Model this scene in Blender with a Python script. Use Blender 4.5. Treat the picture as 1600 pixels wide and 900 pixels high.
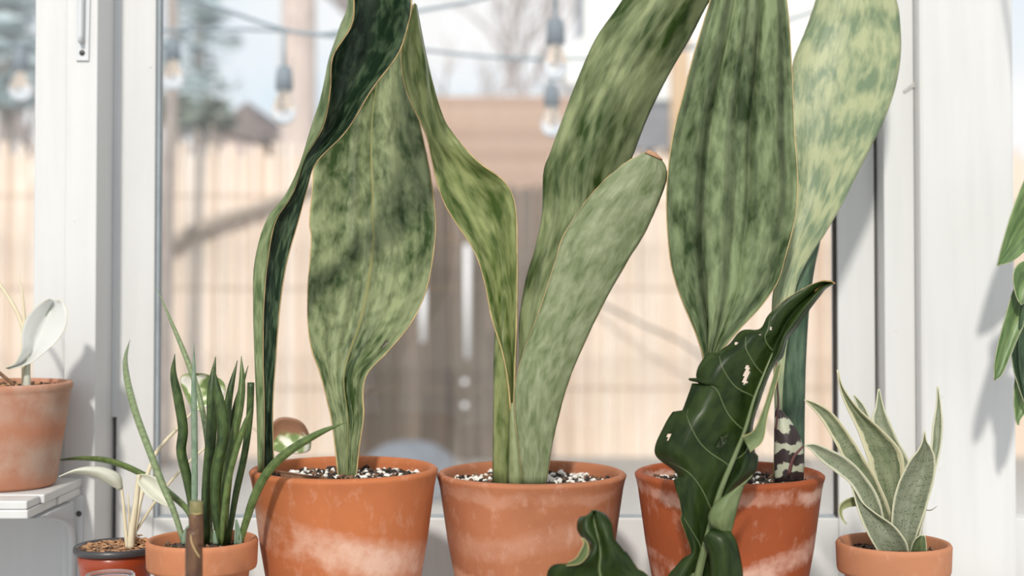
import bpy, bmesh, math, random
import numpy as np
from mathutils import Vector, Matrix
random.seed(7)
for o in list(bpy.data.objects): bpy.data.objects.remove(o)
scene = bpy.context.scene
COL = scene.collection

# ------------------------------------------------------------------ camera
F = 2150.0; PITCH = math.radians(1.3); CAMZ = 1.1
SHIFT = -F*math.tan(PITCH)/1600.0
cam_d = bpy.data.cameras.new('camera'); cam = bpy.data.objects.new('camera', cam_d); COL.objects.link(cam)
cam.location = (0, 0, CAMZ); cam.rotation_euler = (math.pi/2+PITCH, 0, 0)
cam_d.sensor_width = 36; cam_d.sensor_fit = 'HORIZONTAL'; cam_d.lens = F/1600*36; cam_d.shift_y = SHIFT
cam_d.clip_end = 500; cam_d.clip_start = 0.02
cam_d.dof.use_dof = True; cam_d.dof.focus_distance = 1.41; cam_d.dof.aperture_fstop = 3.3
scene.camera = cam
def P(px, py, d):
    xc = (px-800)/F; yc = (450-py)/F + SHIFT*1600/F
    c, s = math.cos(PITCH), math.sin(PITCH)
    dy = c - yc*s; dz = s + yc*c
    k = d/dy
    return Vector((xc*k, d, CAMZ+dz*k))
def WX(px, d): return P(px, 450, d).x
def WZ(py, d): return P(800, py, d).z

# ------------------------------------------------------------------ light
def lin(c):
    return tuple((v/12.92 if v <= .04045 else ((v+.055)/1.055)**2.4) for v in [x/255 for x in c])+(1,)
w = bpy.data.worlds.new('sky'); scene.world = w; w.use_nodes = True
nt = w.node_tree; nt.nodes.clear()
wo = nt.nodes.new('ShaderNodeOutputWorld'); bg = nt.nodes.new('ShaderNodeBackground')
tc = nt.nodes.new('ShaderNodeTexCoord'); nz = nt.nodes.new('ShaderNodeTexNoise')
mp = nt.nodes.new('ShaderNodeMapping'); mp.inputs['Scale'].default_value = (1, 1, 2.2)
nz.inputs['Scale'].default_value = 3.2; nz.inputs['Detail'].default_value = 5
cr_ = nt.nodes.new('ShaderNodeValToRGB')
cr_.color_ramp.elements[0].position = .36; cr_.color_ramp.elements[0].color = (.76, .87, .96, 1)
cr_.color_ramp.elements[1].position = .56; cr_.color_ramp.elements[1].color = (1, 1, 1, 1)
nt.links.new(tc.outputs['Generated'], mp.inputs[0]); nt.links.new(mp.outputs[0], nz.inputs['Vector'])
nt.links.new(nz.outputs['Fac'], cr_.inputs[0]); nt.links.new(cr_.outputs[0], bg.inputs['Color'])
bg.inputs['Strength'].default_value = .82
nt.links.new(bg.outputs[0], wo.inputs[0])
sun_d = bpy.data.lights.new('sun', 'SUN'); sun = bpy.data.objects.new('sun', sun_d); COL.objects.link(sun)
sun_d.energy = 2.2; sun_d.angle = math.radians(4.0); sun_d.color = (1, .95, .87)
SUNDIR = Vector((.12, .80, -.52)).normalized()
sun.rotation_euler = SUNDIR.to_track_quat('-Z', 'Y').to_euler(); sun.location = (-3, -4, 5)
scene.view_settings.view_transform = 'Standard'; scene.view_settings.look = 'None'
scene.view_settings.gamma = 1; scene.view_settings.use_curve_mapping = False
scene.view_settings.exposure = 0.30

# ------------------------------------------------------------------ helpers
def tag(o, label=None, cat=None, group=None, kind=None):
    if label: o['label'] = label
    if cat: o['category'] = cat
    if group: o['group'] = group
    if kind: o['kind'] = kind
    return o
def thing(name, loc, label, cat, group=None):
    o = bpy.data.objects.new(name, None); COL.objects.link(o); o.location = loc; o.empty_display_size = .03
    return tag(o, label, cat, group)
def wloc(o):
    v = Vector((0, 0, 0))
    while o is not None:
        v = v + o.location; o = o.parent
    return v
def mkobj(name, bm, mat, parent=None, smooth=True):
    """link a bmesh given in world coordinates"""
    if parent is not None: bmesh.ops.translate(bm, verts=bm.verts, vec=-wloc(parent))
    me = bpy.data.meshes.new(name); bm.to_mesh(me); bm.free()
    for m in (mat if isinstance(mat, (list, tuple)) else [mat]): me.materials.append(m)
    if smooth: me.polygons.foreach_set('use_smooth', [True]*len(me.polygons))
    o = bpy.data.objects.new(name, me); COL.objects.link(o); o.parent = parent
    return o
def spl(pts, n):
    """Catmull-Rom resample of k-dim points to n samples"""
    p = np.array(pts, float); k = len(p)
    if k == 2: return [tuple(p[0]+(p[1]-p[0])*t) for t in np.linspace(0, 1, n)]
    q = np.vstack([2*p[0]-p[1], p, 2*p[-1]-p[-2]])
    out = []
    for t in np.linspace(0, k-1, n):
        i = min(int(t), k-2); f = t-i
        a, b, c, d = q[i], q[i+1], q[i+2], q[i+3]
        out.append(tuple(.5*((2*b)+(c-a)*f+(2*a-5*b+4*c-d)*f*f+(3*b-a-3*c+d)*f**3)))
    return out
def add_box(bm, x0, x1, y0, y1, z0, z1, bev=.0):
    vs = [bm.verts.new((x, y, z)) for x in (x0, x1) for y in (y0, y1) for z in (z0, z1)]
    fs = [(0,1,3,2), (4,6,7,5), (0,4,5,1), (2,3,7,6), (0,2,6,4), (1,5,7,3)]
    ff = [bm.faces.new([vs[i] for i in f]) for f in fs]
    if bev:
        es = list({e for f in ff for e in f.edges})
        bmesh.ops.bevel(bm, geom=es, offset=bev, segments=2, affect='EDGES', profile=.5)
    return vs
def box(name, x0, x1, y0, y1, z0, z1, mat, parent=None, bev=.0015):
    bm = bmesh.new(); add_box(bm, x0, x1, y0, y1, z0, z1, bev)
    bmesh.ops.recalc_face_normals(bm, faces=bm.faces)
    return mkobj(name, bm, mat, parent, smooth=False)
def lathe_bm(bm, prof, c, seg=48, wob=0, squash=1.0):
    rings = []
    for r, z in prof:
        rings.append([bm.verts.new((c[0]+r*math.cos(2*math.pi*i/seg)*(1+wob*math.sin(3*2*math.pi*i/seg)), c[1]+squash*r*math.sin(2*math.pi*i/seg), c[2]+z)) for i in range(seg)])
    for a, b in zip(rings, rings[1:]):
        for i in range(seg): bm.faces.new((a[i], a[(i+1) % seg], b[(i+1) % seg], b[i]))
    return rings
def lathe(name, prof, c, mat, parent=None, seg=48, cap0=True, cap1=True, wob=0):
    bm = bmesh.new(); rg = lathe_bm(bm, prof, c, seg, wob)
    if cap0: bm.faces.new(rg[0][::-1])
    if cap1: bm.faces.new(rg[-1])
    bmesh.ops.recalc_face_normals(bm, faces=bm.faces)
    return mkobj(name, bm, mat, parent)
def tube_bm(bm, pts, rad, seg=8, flat=1.0, uvl=None):
    pts = [Vector(p) for p in pts]; n = len(pts); rings = []; L = 0
    up = None; acc = [0]
    for i in range(1, n): acc.append(acc[-1]+(pts[i]-pts[i-1]).length)
    for i, p in enumerate(pts):
        t = (pts[min(i+1, n-1)]-pts[max(i-1, 0)])
        if t.length < 1e-9: t = Vector((0, 0, 1))
        t.normalize()
        if up is None:
            up = t.cross(Vector((0, 1, 0)))
            if up.length < .05: up = t.cross(Vector((1, 0, 0)))
            up.normalize()
        else:
            up = (up - t*up.dot(t)); up.normalize()
        v = t.cross(up); r = rad[i]
        rings.append([bm.verts.new(p+up*(r*math.cos(2*math.pi*k/seg))+v*(r*flat*math.sin(2*math.pi*k/seg))) for k in range(seg)])
    for i, (a, b) in enumerate(zip(rings, rings[1:])):
        for k in range(seg):
            f = bm.faces.new((a[k], a[(k+1) % seg], b[(k+1) % seg], b[k]))
            if uvl is not None:
                for lp, (uu, vv) in zip(f.loops, ((k, i), (k+1, i), (k+1, i+1), (k, i+1))):
                    lp[uvl].uv = (uu/seg*.25, acc[vv]*10)
    bm.faces.new(rings[0][::-1]); bm.faces.new(rings[-1])
def tube(name, pts, rad, mat, parent=None, seg=8, n=None, flat=1.0):
    if n:
        q = spl([tuple(p)+(r,) for p, r in zip(pts, rad)], n)
        pts = [x[:3] for x in q]; rad = [max(x[3], .0002) for x in q]
    bm = bmesh.new(); uvl = bm.loops.layers.uv.new('uv')
    tube_bm(bm, pts, rad, seg, flat, uvl)
    bmesh.ops.recalc_face_normals(bm, faces=bm.faces)
    return mkobj(name, bm, mat, parent)
def leaf_grid(name, rows, mat, parent, nu=16, nv=48, thick=.0022, edge=None, edge_r=.0008, wav=0, holes=(), seed=0, eb=True, ridges=(), jag=None, back=None, tipcol=None):
    """rows: list (base to tip) of equal-length lists of (px,py,depth)"""
    K = len(rows[0]); cols = [spl([r[k] for r in rows], nv) for k in range(K)]
    rnd = random.Random(seed); ph = [rnd.uniform(0, 6.28) for _ in range(6)]
    G = []; PX = []
    for j in range(nv):
        pr = spl([cols[k][j] for k in range(K)], nu); v = j/(nv-1); row = []
        for i, (px, py, d) in enumerate(pr):
            u = i/(nu-1)*2-1
            d2 = d + wav*(u*u)*(math.sin(v*17+ph[0]+(1.5 if u > 0 else 0))+.6*math.sin(v*31+ph[1]+u*2))+wav*.25*math.sin(v*9+ph[2])*math.sin(u*5+ph[3])
            for u0, am, rw in ridges: d2 += am*math.exp(-((u-u0-.06*math.sin(v*5+u0*9))/rw)**2)*min(1, v*6)*min(1, (1-v)*4)
            if jag and abs(u) > .35:
                am, fq = jag; sv = (v*fq*(1 if u < 0 else 1.13)+ph[4]+.35*math.sin(v*fq*1.7+ph[5])) % 1
                cxm, cym = pr[nu//2][:2]; kk_ = am*(1-sv)**1.5*((abs(u)-.35)/.65)**3; wd = math.hypot(px-cxm, py-cym)+1e-6
                kk_ = min(kk_, max(0, wd-25)*.22)*math.sin(math.pi*min(1, v*1.02))
                px += (cxm-px)/wd*kk_; py += (cym-py)/wd*kk_
            row.append(P(px, py, d2))
        G.append(row); PX.append(pr)
    vl = [0]
    for j in range(1, nv): vl.append(vl[-1]+(G[j][nu//2]-G[j-1][nu//2]).length)
    wid = max(sum((r[i+1]-r[i]).length for i in range(nu-1)) for r in G)
    bm = bmesh.new(); uvl = bm.loops.layers.uv.new('uv'); uvn = bm.loops.layers.uv.new('norm')
    V = [[bm.verts.new(p) for p in r] for r in G]
    def uv(i, j): return (i/(nu-1)-.5)*wid*10, vl[j]*10
    for j in range(nv-1):
        for i in range(nu-1):
            cx = (PX[j][i][0]+PX[j+1][i+1][0])/2; cy = (PX[j][i][1]+PX[j+1][i+1][1])/2
            if any(((cx-hx)*math.cos(a)+(cy-hy)*math.sin(a))**2/ra**2+((cy-hy)*math.cos(a)-(cx-hx)*math.sin(a))**2/rb**2 < 1 for hx, hy, ra, rb, a in holes): continue
            try: f = bm.faces.new((V[j][i], V[j][i+1], V[j+1][i+1], V[j+1][i]))
            except ValueError: continue
            for lp, (a, b) in zip(f.loops, ((i, j), (i+1, j), (i+1, j+1), (i, j+1))):
                lp[uvl].uv = uv(a, b); lp[uvn].uv = (a/(nu-1), b/(nv-1))
    loose = [v for v in bm.verts if not v.link_faces]
    bmesh.ops.delete(bm, geom=loose, context='VERTS')
    leaf_grid.G = G
    o = mkobj(name, bm, [mat, back] if back else mat, parent)
    s = o.modifiers.new('thickness', 'SOLIDIFY'); s.thickness = thick; s.offset = 0; s.use_rim = True
    if back: s.material_offset = 1
    if edge is not None:
        bm = bmesh.new(); uvl = bm.loops.layers.uv.new('uv')
        path = [G[j][0] for j in range(nv)]+([G[-1][i] for i in range(1, nu-1)] if eb else [])+[G[j][-1] for j in range(nv-1, -1, -1)]
        pp = [path[0]]
        for q in path[1:]:
            if (q-pp[-1]).length > 1e-4: pp.append(q)
        tube_bm(bm, pp, [edge_r*(.75+.5*rnd.random()) for _ in pp], 5, 1, uvl)
        bmesh.ops.recalc_face_normals(bm, faces=bm.faces)
        mkobj('leaf_edge', bm, edge, o)
    return o
def leaf(name, LR, mat, parent, cup=.012, **kw):
    """LR rows: (xl,yl,xr,yr,depth) base to tip; cup>0 pushes the middle away from the camera"""
    wmax = max(math.hypot(r[2]-r[0], r[3]-r[1]) for r in LR)
    rows = []
    for r in LR:
        xl, yl, xr, yr, d = r[:5]; c = cup*min(1, math.hypot(xr-xl, yr-yl)/wmax+.12); tw = r[5] if len(r) > 5 else 0
        row = []
        for t in (0, .25, .5, .75, 1):
            s = 2*t-1
            row.append((xl+(xr-xl)*t, yl+(yr-yl)*t, d+c*(.6-s*s)+tw*s))
        rows.append(row)
    return leaf_grid(name, rows, mat, parent, **kw)

# ------------------------------------------------------------------ materials
def newmat(name):
    m = bpy.data.materials.new(name); m.use_nodes = True
    n = m.node_tree.nodes; return m, n, m.node_tree.links, n['Principled BSDF']
def ramp(n, els):
    r = n.new('ShaderNodeValToRGB'); e = r.color_ramp.elements
    e[0].position, e[0].color = els[0]; e[1].position, e[1].color = els[1]
    for p, c in els[2:]:
        x = e.new(p); x.color = c
    return r
def mixc(n, l, fac, a, b, mode='MIX'):
    x = n.new('ShaderNodeMix'); x.data_type = 'RGBA'; x.blend_type = mode
    for s, v in ((x.inputs[0], fac), (x.inputs[6], a), (x.inputs[7], b)):
        if hasattr(v, 'is_linked'): l.new(v, s)
        else: s.default_value = v
    return x.outputs[2]
def math_(n, l, op, a, b=0, clamp=False):
    x = n.new('ShaderNodeMath'); x.operation = op; x.use_clamp = clamp
    for s, v in zip(x.inputs, (a, b)):
        if hasattr(v, 'is_linked'): l.new(v, s)
        else: s.default_value = v
    return x.outputs[0]
def noise(n, l, vec, scale, detail=3, rough=.5, dist=0):
    x = n.new('ShaderNodeTexNoise'); x.inputs['Scale'].default_value = scale; x.inputs['Detail'].default_value = detail
    x.inputs['Roughness'].default_value = rough; x.inputs['Distortion'].default_value = dist
    if vec is not None: l.new(vec, x.inputs['Vector'])
    return x.outputs['Fac']
def mapping(n, l, vec, scale=(1, 1, 1), loc=(0, 0, 0), rot=(0, 0, 0)):
    x = n.new('ShaderNodeMapping'); x.inputs['Scale'].default_value = scale; x.inputs['Location'].default_value = loc; x.inputs['Rotation'].default_value = rot
    l.new(vec, x.inputs[0]); return x.outputs[0]
def bump(n, l, b, h, strength=.3, dist=.002):
    x = n.new('ShaderNodeBump'); x.inputs['Strength'].default_value = strength; x.inputs['Distance'].default_value = dist
    l.new(h, x.inputs['Height']); l.new(x.outputs[0], b.inputs['Normal'])
def plain(name, c, rough=.6, var=.12, scale=30, metal=0, bmp=.15, stretch=(1, 1, 1)):
    m, n, l, b = newmat(name); t = n.new('ShaderNodeTexCoord')
    f = noise(n, l, mapping(n, l, t.outputs['Object'], stretch), scale, 4)
    c = lin(c); d = tuple(v*(1-var) for v in c[:3])+(1,); e = tuple(min(1, v*(1+var)) for v in c[:3])+(1,)
    r = ramp(n, [(.3, d), (.7, e)]); l.new(f, r.inputs[0]); l.new(r.outputs[0], b.inputs['Base Color'])
    b.inputs['Roughness'].default_value = rough; b.inputs['Metallic'].default_value = metal
    if bmp: bump(n, l, b, f, bmp, .001)
    return m
def leafmat(name, dark, light, sc=(1, 1), lo=.38, hi=.62, streak=.3, streak_f=14, band=0, band_f=2.2, margin=None, margin_w=.06, rough=.42, trans=.12, off=0, mid=None, spec=.4, dots=0, blot=0):
    m, n, l, b = newmat(name)
    u = n.new('ShaderNodeUVMap'); u.uv_map = 'uv'
    base = mapping(n, l, u.outputs[0], (1, 1, 1), (off, off*1.7, 0))
    f1 = noise(n, l, mapping(n, l, base, (7*sc[0], 4.4*sc[1], 1)), 1.0, 2.5, .5, .4)
    f2 = noise(n, l, mapping(n, l, base, (17*sc[0], 9*sc[1], 1)), 1.0, 3, .55)
    f = math_(n, l, 'ADD', math_(n, l, 'MULTIPLY', f1, .68), math_(n, l, 'MULTIPLY', f2, .32))
    if blot:  # broad tone changes; part of the leaf's shading put into its colour
        f3 = noise(n, l, mapping(n, l, base, (1.6, 1.1, 1)), 1.0, 2)
        f = math_(n, l, 'ADD', f, math_(n, l, 'MULTIPLY', math_(n, l, 'SUBTRACT', f3, .5), blot))
    if band:
        wv = n.new('ShaderNodeTexWave'); wv.bands_direction = 'Y'; wv.inputs['Scale'].default_value = band_f
        wv.inputs['Distortion'].default_value = 5.5; wv.inputs['Detail'].default_value = 4; wv.inputs['Detail Scale'].default_value = 2.2
        l.new(mapping(n, l, base, (1.0, .35, 1)), wv.inputs['Vector'])
        f = math_(n, l, 'ADD', math_(n, l, 'MULTIPLY', f, 1-band), math_(n, l, 'MULTIPLY', wv.outputs['Fac'], band))
    r = ramp(n, [(lo, lin(dark)), (hi, lin(light))]); l.new(f, r.inputs[0]); col = r.outputs[0]
    if streak:
        s = noise(n, l, mapping(n, l, base, (streak_f, .16, 1)), 1.0, 2.5)
        r2 = ramp(n, [(.34, (1-streak, 1-streak, 1-streak, 1)), (.55, (1, 1, 1, 1))]); l.new(s, r2.inputs[0])
        col = mixc(n, l, 1.0, col, r2.outputs[0], 'MULTIPLY')
    un = n.new('ShaderNodeUVMap'); un.uv_map = 'norm'
    sp = n.new('ShaderNodeSeparateXYZ'); l.new(un.outputs[0], sp.inputs[0])
    ce = math_(n, l, 'ABSOLUTE', math_(n, l, 'SUBTRACT', sp.outputs[0], .5))
    if mid:
        k = math_(n, l, 'LESS_THAN', ce, .012)
        col = mixc(n, l, math_(n, l, 'MULTIPLY', k, .6), col, lin(mid))
    if dots:
        dn = noise(n, l, mapping(n, l, base, (34, 90, 1)), 1.0, 2); dm = math_(n, l, 'GREATER_THAN', dn, 1-dots*.70)
        rn = noise(n, l, mapping(n, l, base, (3, 26, 1), (3, 1, 0)), 1.0, 1)
        dm = math_(n, l, 'MULTIPLY', dm, math_(n, l, 'GREATER_THAN', rn, .5))
        col = mixc(n, l, math_(n, l, 'MULTIPLY', dm, .75), col, lin((58, 74, 52)))
    if margin:
        wb = noise(n, l, mapping(n, l, base, (1, 9, 1)), 1.0, 2)
        k = math_(n, l, 'GREATER_THAN', ce, math_(n, l, 'SUBTRACT', .5-margin_w*.4, math_(n, l, 'MULTIPLY', wb, margin_w)))
        col = mixc(n, l, math_(n, l, 'MULTIPLY', k, .85), col, lin(margin))
    l.new(col, b.inputs['Base Color']); b.inputs['Roughness'].default_value = rough
    b.inputs['Specular IOR Level'].default_value = spec
    bn = noise(n, l, mapping(n, l, base, (10, 1.5, 1)), 1.0, 3); bump(n, l, b, bn, .22, .004)
    tr = n.new('ShaderNodeBsdfTranslucent'); l.new(mixc(n, l, 1.0, col, (1.0, 1.15, .55, 1), 'MULTIPLY'), tr.inputs[0])
    ms = n.new('ShaderNodeMixShader'); ms.inputs[0].default_value = trans
    l.new(b.outputs[0], ms.inputs[1]); l.new(tr.outputs[0], ms.inputs[2]); l.new(ms.outputs[0], n['Material Output'].inputs[0])
    return m
def terracotta(name, col, pale, z0, z1, bands, seed=0, base_pale=None, grime=None, rim_white=0, z_rim=0, strength=.85):
    """mineral bloom in tilted bands: list of (height 0..1, half width, tilt)"""
    m, n, l, b = newmat(name); t = n.new('ShaderNodeTexCoord'); g = n.new('ShaderNodeNewGeometry')
    pos = mapping(n, l, t.outputs['Object'], (1, 1, 1), (seed*.37, seed*.21, seed*.11))
    f = noise(n, l, pos, 14, 5, .6); fine = noise(n, l, pos, 130, 4, .6); big = noise(n, l, pos, 7, 3)
    c = lin(col); r = ramp(n, [(.3, tuple(v*.86 for v in c[:3])+(1,)), (.7, tuple(min(1, v*1.1) for v in c[:3])+(1,))]); l.new(f, r.inputs[0]); out = r.outputs[0]
    sp = n.new('ShaderNodeSeparateXYZ'); l.new(g.outputs['Position'], sp.inputs[0])
    h = math_(n, l, 'DIVIDE', math_(n, l, 'SUBTRACT', sp.outputs[2], z0), z1-z0)
    h = math_(n, l, 'ADD', h, math_(n, l, 'MULTIPLY', math_(n, l, 'SUBTRACT', big, .5), .35))
    h = math_(n, l, 'ADD', h, math_(n, l, 'MULTIPLY', math_(n, l, 'SUBTRACT', fine, .5), .08))
    spo = n.new('ShaderNodeSeparateXYZ'); l.new(t.outputs['Object'], spo.inputs[0])
    if base_pale is not None:
        k = n.new('ShaderNodeMapRange'); k.inputs[1].default_value = base_pale+.02; k.inputs[2].default_value = base_pale-.03; l.new(h, k.inputs[0])
        out = mixc(n, l, math_(n, l, 'MULTIPLY', k.outputs[0], .75), out, lin((212, 158, 128)))
    for bc, bw, tilt in bands:
        hh = math_(n, l, 'SUBTRACT', math_(n, l, 'ADD', h, math_(n, l, 'MULTIPLY', spo.outputs[0], tilt)), bc)
        k = n.new('ShaderNodeMapRange'); k.inputs[1].default_value = bw; k.inputs[2].default_value = bw*.35; l.new(math_(n, l, 'ABSOLUTE', hh), k.inputs[0])
        pk = n.new('ShaderNodeMapRange'); pk.inputs[1].default_value = .36; pk.inputs[2].default_value = .58; l.new(f, pk.inputs[0])
        out = mixc(n, l, math_(n, l, 'MULTIPLY', math_(n, l, 'MULTIPLY', k.outputs[0], pk.outputs[0]), strength), out, lin(pale))
    if grime:
        k = n.new('ShaderNodeMapRange'); k.inputs[1].default_value = .48; k.inputs[2].default_value = .62; l.new(big, k.inputs[0])
        out = mixc(n, l, math_(n, l, 'MULTIPLY', k.outputs[0], .8), out, lin(grime))
    sk = n.new('ShaderNodeMapRange'); sk.inputs[1].default_value = .56; sk.inputs[2].default_value = .75
    l.new(noise(n, l, mapping(n, l, pos, (4, 4, 2.2)), 18, 5, .65), sk.inputs[0])
    out = mixc(n, l, math_(n, l, 'MULTIPLY', sk.outputs[0], .30), out, lin(pale))
    l.new(out, b.inputs['Base Color']); b.inputs['Roughness'].default_value = .78; bump(n, l, b, fine, .12, .0015)
    return m

def paint(name, c=(208, 208, 207)):
    m, n, l, b = newmat(name); t = n.new('ShaderNodeTexCoord')
    f = noise(n, l, mapping(n, l, t.outputs['Object'], (60, 60, 5)), 1, 4); g2 = noise(n, l, t.outputs['Object'], 55, 3)
    c0 = lin(c); r = ramp(n, [(.3, tuple(v*.95 for v in c0[:3])+(1,)), (.6, c0)]); l.new(f, r.inputs[0])
    sp = n.new('ShaderNodeMapRange'); sp.inputs[1].default_value = .735; sp.inputs[2].default_value = .76; l.new(g2, sp.inputs[0])
    l.new(mixc(n, l, math_(n, l, 'MULTIPLY', sp.outputs[0], .45), r.outputs[0], lin((150, 140, 128))), b.inputs['Base Color'])
    b.inputs['Roughness'].default_value = .45
    h = math_(n, l, 'ADD', f, math_(n, l, 'MULTIPLY', g2, .8)); bump(n, l, b, h, .25, .0012)
    return m
def glassmat(name, dirt=.06, tint=(.97, .98, .98, 1)):
    m, n, l, b = newmat(name); n.remove(b); t = n.new('ShaderNodeTexCoord')
    tr = n.new('ShaderNodeBsdfTransparent'); tr.inputs[0].default_value = tint
    gl = n.new('ShaderNodeBsdfGlossy'); gl.inputs['Roughness'].default_value = .01
    fr = n.new('ShaderNodeFresnel'); fr.inputs[0].default_value = 1.3
    m1 = n.new('ShaderNodeMixShader'); l.new(fr.outputs[0], m1.inputs[0]); l.new(tr.outputs[0], m1.inputs[1]); l.new(gl.outputs[0], m1.inputs[2])
    df = n.new('ShaderNodeBsdfDiffuse'); df.inputs[0].default_value = (.8, .8, .8, 1)
    f = noise(n, l, t.outputs['Object'], 60, 6, .7); g2 = noise(n, l, t.outputs['Object'], 5, 2)
    k = n.new('ShaderNodeMapRange'); k.inputs[1].default_value = .35; k.inputs[2].default_value = .8; k.inputs[3].default_value = dirt*.6; k.inputs[4].default_value = dirt*2
    l.new(math_(n, l, 'ADD', math_(n, l, 'MULTIPLY', f, .5), math_(n, l, 'MULTIPLY', g2, .5)), k.inputs[0])
    sp = n.new('ShaderNodeSeparateXYZ'); l.new(t.outputs['Object'], sp.inputs[0])   # dust settled along the foot of the pane
    k2 = n.new('ShaderNodeMapRange'); k2.inputs[1].default_value = .055; k2.inputs[2].default_value = .0; k2.inputs[3].default_value = 0; k2.inputs[4].default_value = .30
    l.new(sp.outputs[2], k2.inputs[0])
    dd = math_(n, l, 'ADD', k.outputs[0], math_(n, l, 'MULTIPLY', k2.outputs[0], f), True)
    m2 = n.new('ShaderNodeMixShader'); l.new(dd, m2.inputs[0]); l.new(m1.outputs[0], m2.inputs[1]); l.new(df.outputs[0], m2.inputs[2])
    l.new(m2.outputs[0], n['Material Output'].inputs[0]); return m
def randmat(name, cols, rough=.8, stretch=(40, 40, 2), var=.2):
    m, n, l, b = newmat(name); oi = n.new('ShaderNodeObjectInfo'); t = n.new('ShaderNodeTexCoord')
    r = ramp(n, [(0, lin(cols[0])), (1, lin(cols[-1]))]+[(i/(len(cols)-1), lin(c)) for i, c in enumerate(cols) if 0 < i < len(cols)-1])
    l.new(oi.outputs['Random'], r.inputs[0])
    f = noise(n, l, mapping(n, l, t.outputs['Object'], stretch), 1, 4)
    r2 = ramp(n, [(.3, (1-var,)*3+(1,)), (.7, (1, 1, 1, 1))]); l.new(f, r2.inputs[0])
    l.new(mixc(n, l, 1.0, r.outputs[0], r2.outputs[0], 'MULTIPLY'), b.inputs['Base Color']); b.inputs['Roughness'].default_value = rough
    return m

WHITE = paint('white_paint'); WHITE2 = paint('cool_white_paint', (204, 206, 208))
GASKET = plain('grey_gasket', (146, 154, 160), .6); DARK = plain('dark_crack', (58, 52, 46), .9); SCREW = plain('screw_metal', (74, 72, 70), .4, metal=.6)
GLASS = glassmat('window_glass', .03, (.995, .995, .995, 1))
EDGE = plain('leaf_margin', (186, 160, 112), .6, .2, 90)
EDGE2 = plain('pale_margin', (206, 203, 170), .6, .1, 90)

# ================================================================== SETTING
floor = box('floor', -2.2, 2.2, -.6, 1.80, -.03, 0, plain('floor_boards', (150, 140, 128), .8, .15, 8), None, 0); tag(floor, 'pale wooden greenhouse floor below the bench', 'floor', kind='structure')
ZT = 2.1; ZB = .0
STY = 1.705     # window stile face
XPL = WX(150, 1.635)
def struct(o, label, cat): tag(o, label, cat, kind='structure'); return o
# left post
struct(box('trim_1', WX(101, 1.635), XPL, 1.635, 1.755, ZB, ZT, WHITE, None, .0015), 'white painted post that carries the shelf bracket', 'post')
struct(box('trim_2', XPL-.0001, XPL+.0075, 1.7015, 1.72, WZ(652, 1.7), ZT, WHITE2, None, .0008), 'white caulk line between bracket post and window', 'caulk')
struct(box('trim_3', XPL+.0002, XPL+.0045, 1.728, 1.752, ZB, WZ(640, 1.7), DARK, None, 0), 'dark open gap beside the bracket post', 'gap')
# left window
def window(name, x0, x1, yf, zsill, label, px_stiles, seal=True):
    root = thing(name, ((x0+x1)/2, yf, zsill), label, 'window'); root['kind'] = 'structure'
    sl, sr = px_stiles
    box('stile', x0, sl, yf, yf+.035, ZB+.4, ZT, WHITE, root, .0012)
    box('stile', sr, x1, yf, yf+.035, ZB+.4, ZT, WHITE, root, .0012)
    box('bottom_rail', sl+.0002, sr-.0002, yf, yf+.035, ZB+.4, zsill, WHITE, root, .0012)
    box('top_rail', sl+.0002, sr-.0002, yf, yf+.035, ZT-.12, ZT, WHITE, root, .0012)
    yp = yf+.02
    if seal:
        box('gasket', sl, sl+.0045, yf+.006, yp-.0005, zsill, ZT-.12, GASKET, root, .0008)
        box('gasket', sr-.0022, sr, yf+.006, yp-.0005, zsill, ZT-.12, DARK, root, .0006)
        box('gasket', sl+.005, sr-.0025, yf+.008, yp-.0005, zsill, zsill+.0022, GASKET, root, .0006)
    bm = bmesh.new(); add_box(bm, sl+.0003, sr-.0003, yp, yp+.004, zsill+.0003, ZT-.1203, 0)
    bmesh.ops.recalc_face_normals(bm, faces=bm.faces)
    bmesh.ops.translate(bm, verts=bm.verts, vec=-Vector((0, 0, zsill)))
    me = bpy.data.meshes.new('pane'); bm.to_mesh(me); bm.free(); me.materials.append(GLASS)
    o = bpy.data.objects.new('pane', me); COL.objects.link(o); o.parent = root; o.location = Vector((0, 0, zsill))-root.location
    return root
ZS = WZ(810, STY)
window('window_1', XPL+.0048, WX(1367, STY), STY, ZS, 'large window behind the three big terracotta pots', (WX(241, STY), WX(1309, STY)))
window('window_2', -1.9, WX(101, 1.66)-.0005, 1.665, WZ(775, 1.66), 'window at the left edge behind the shelf pot', (-1.75, WX(52, 1.665)), False)
XPR0, XPR1 = WX(1438, 1.655), WX(1587, 1.655)
window('window_3', XPR1+.002, 1.9, STY, ZS, 'window at the right edge behind the hanging plant', (XPR1+.006, 1.75), False)
struct(box('trim_4', WX(1382, 1.675), XPR0-.0004, 1.675, 1.745, ZB, ZT, WHITE, None, .0015), 'narrow white trim board beside the wide right post', 'trim')
struct(box('trim_5', XPR0, XPR1, 1.655, 1.76, ZB, ZT, WHITE, None, .005), 'wide white painted post right of the big window', 'post')
x_a = WX(1367, STY)
struct(box('trim_6', x_a+.0003, WX(1382, 1.675)-.0003, 1.715, 1.742, ZB, ZT, DARK, None, 0), 'dark thin crack between window and trim board', 'gap')
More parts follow.
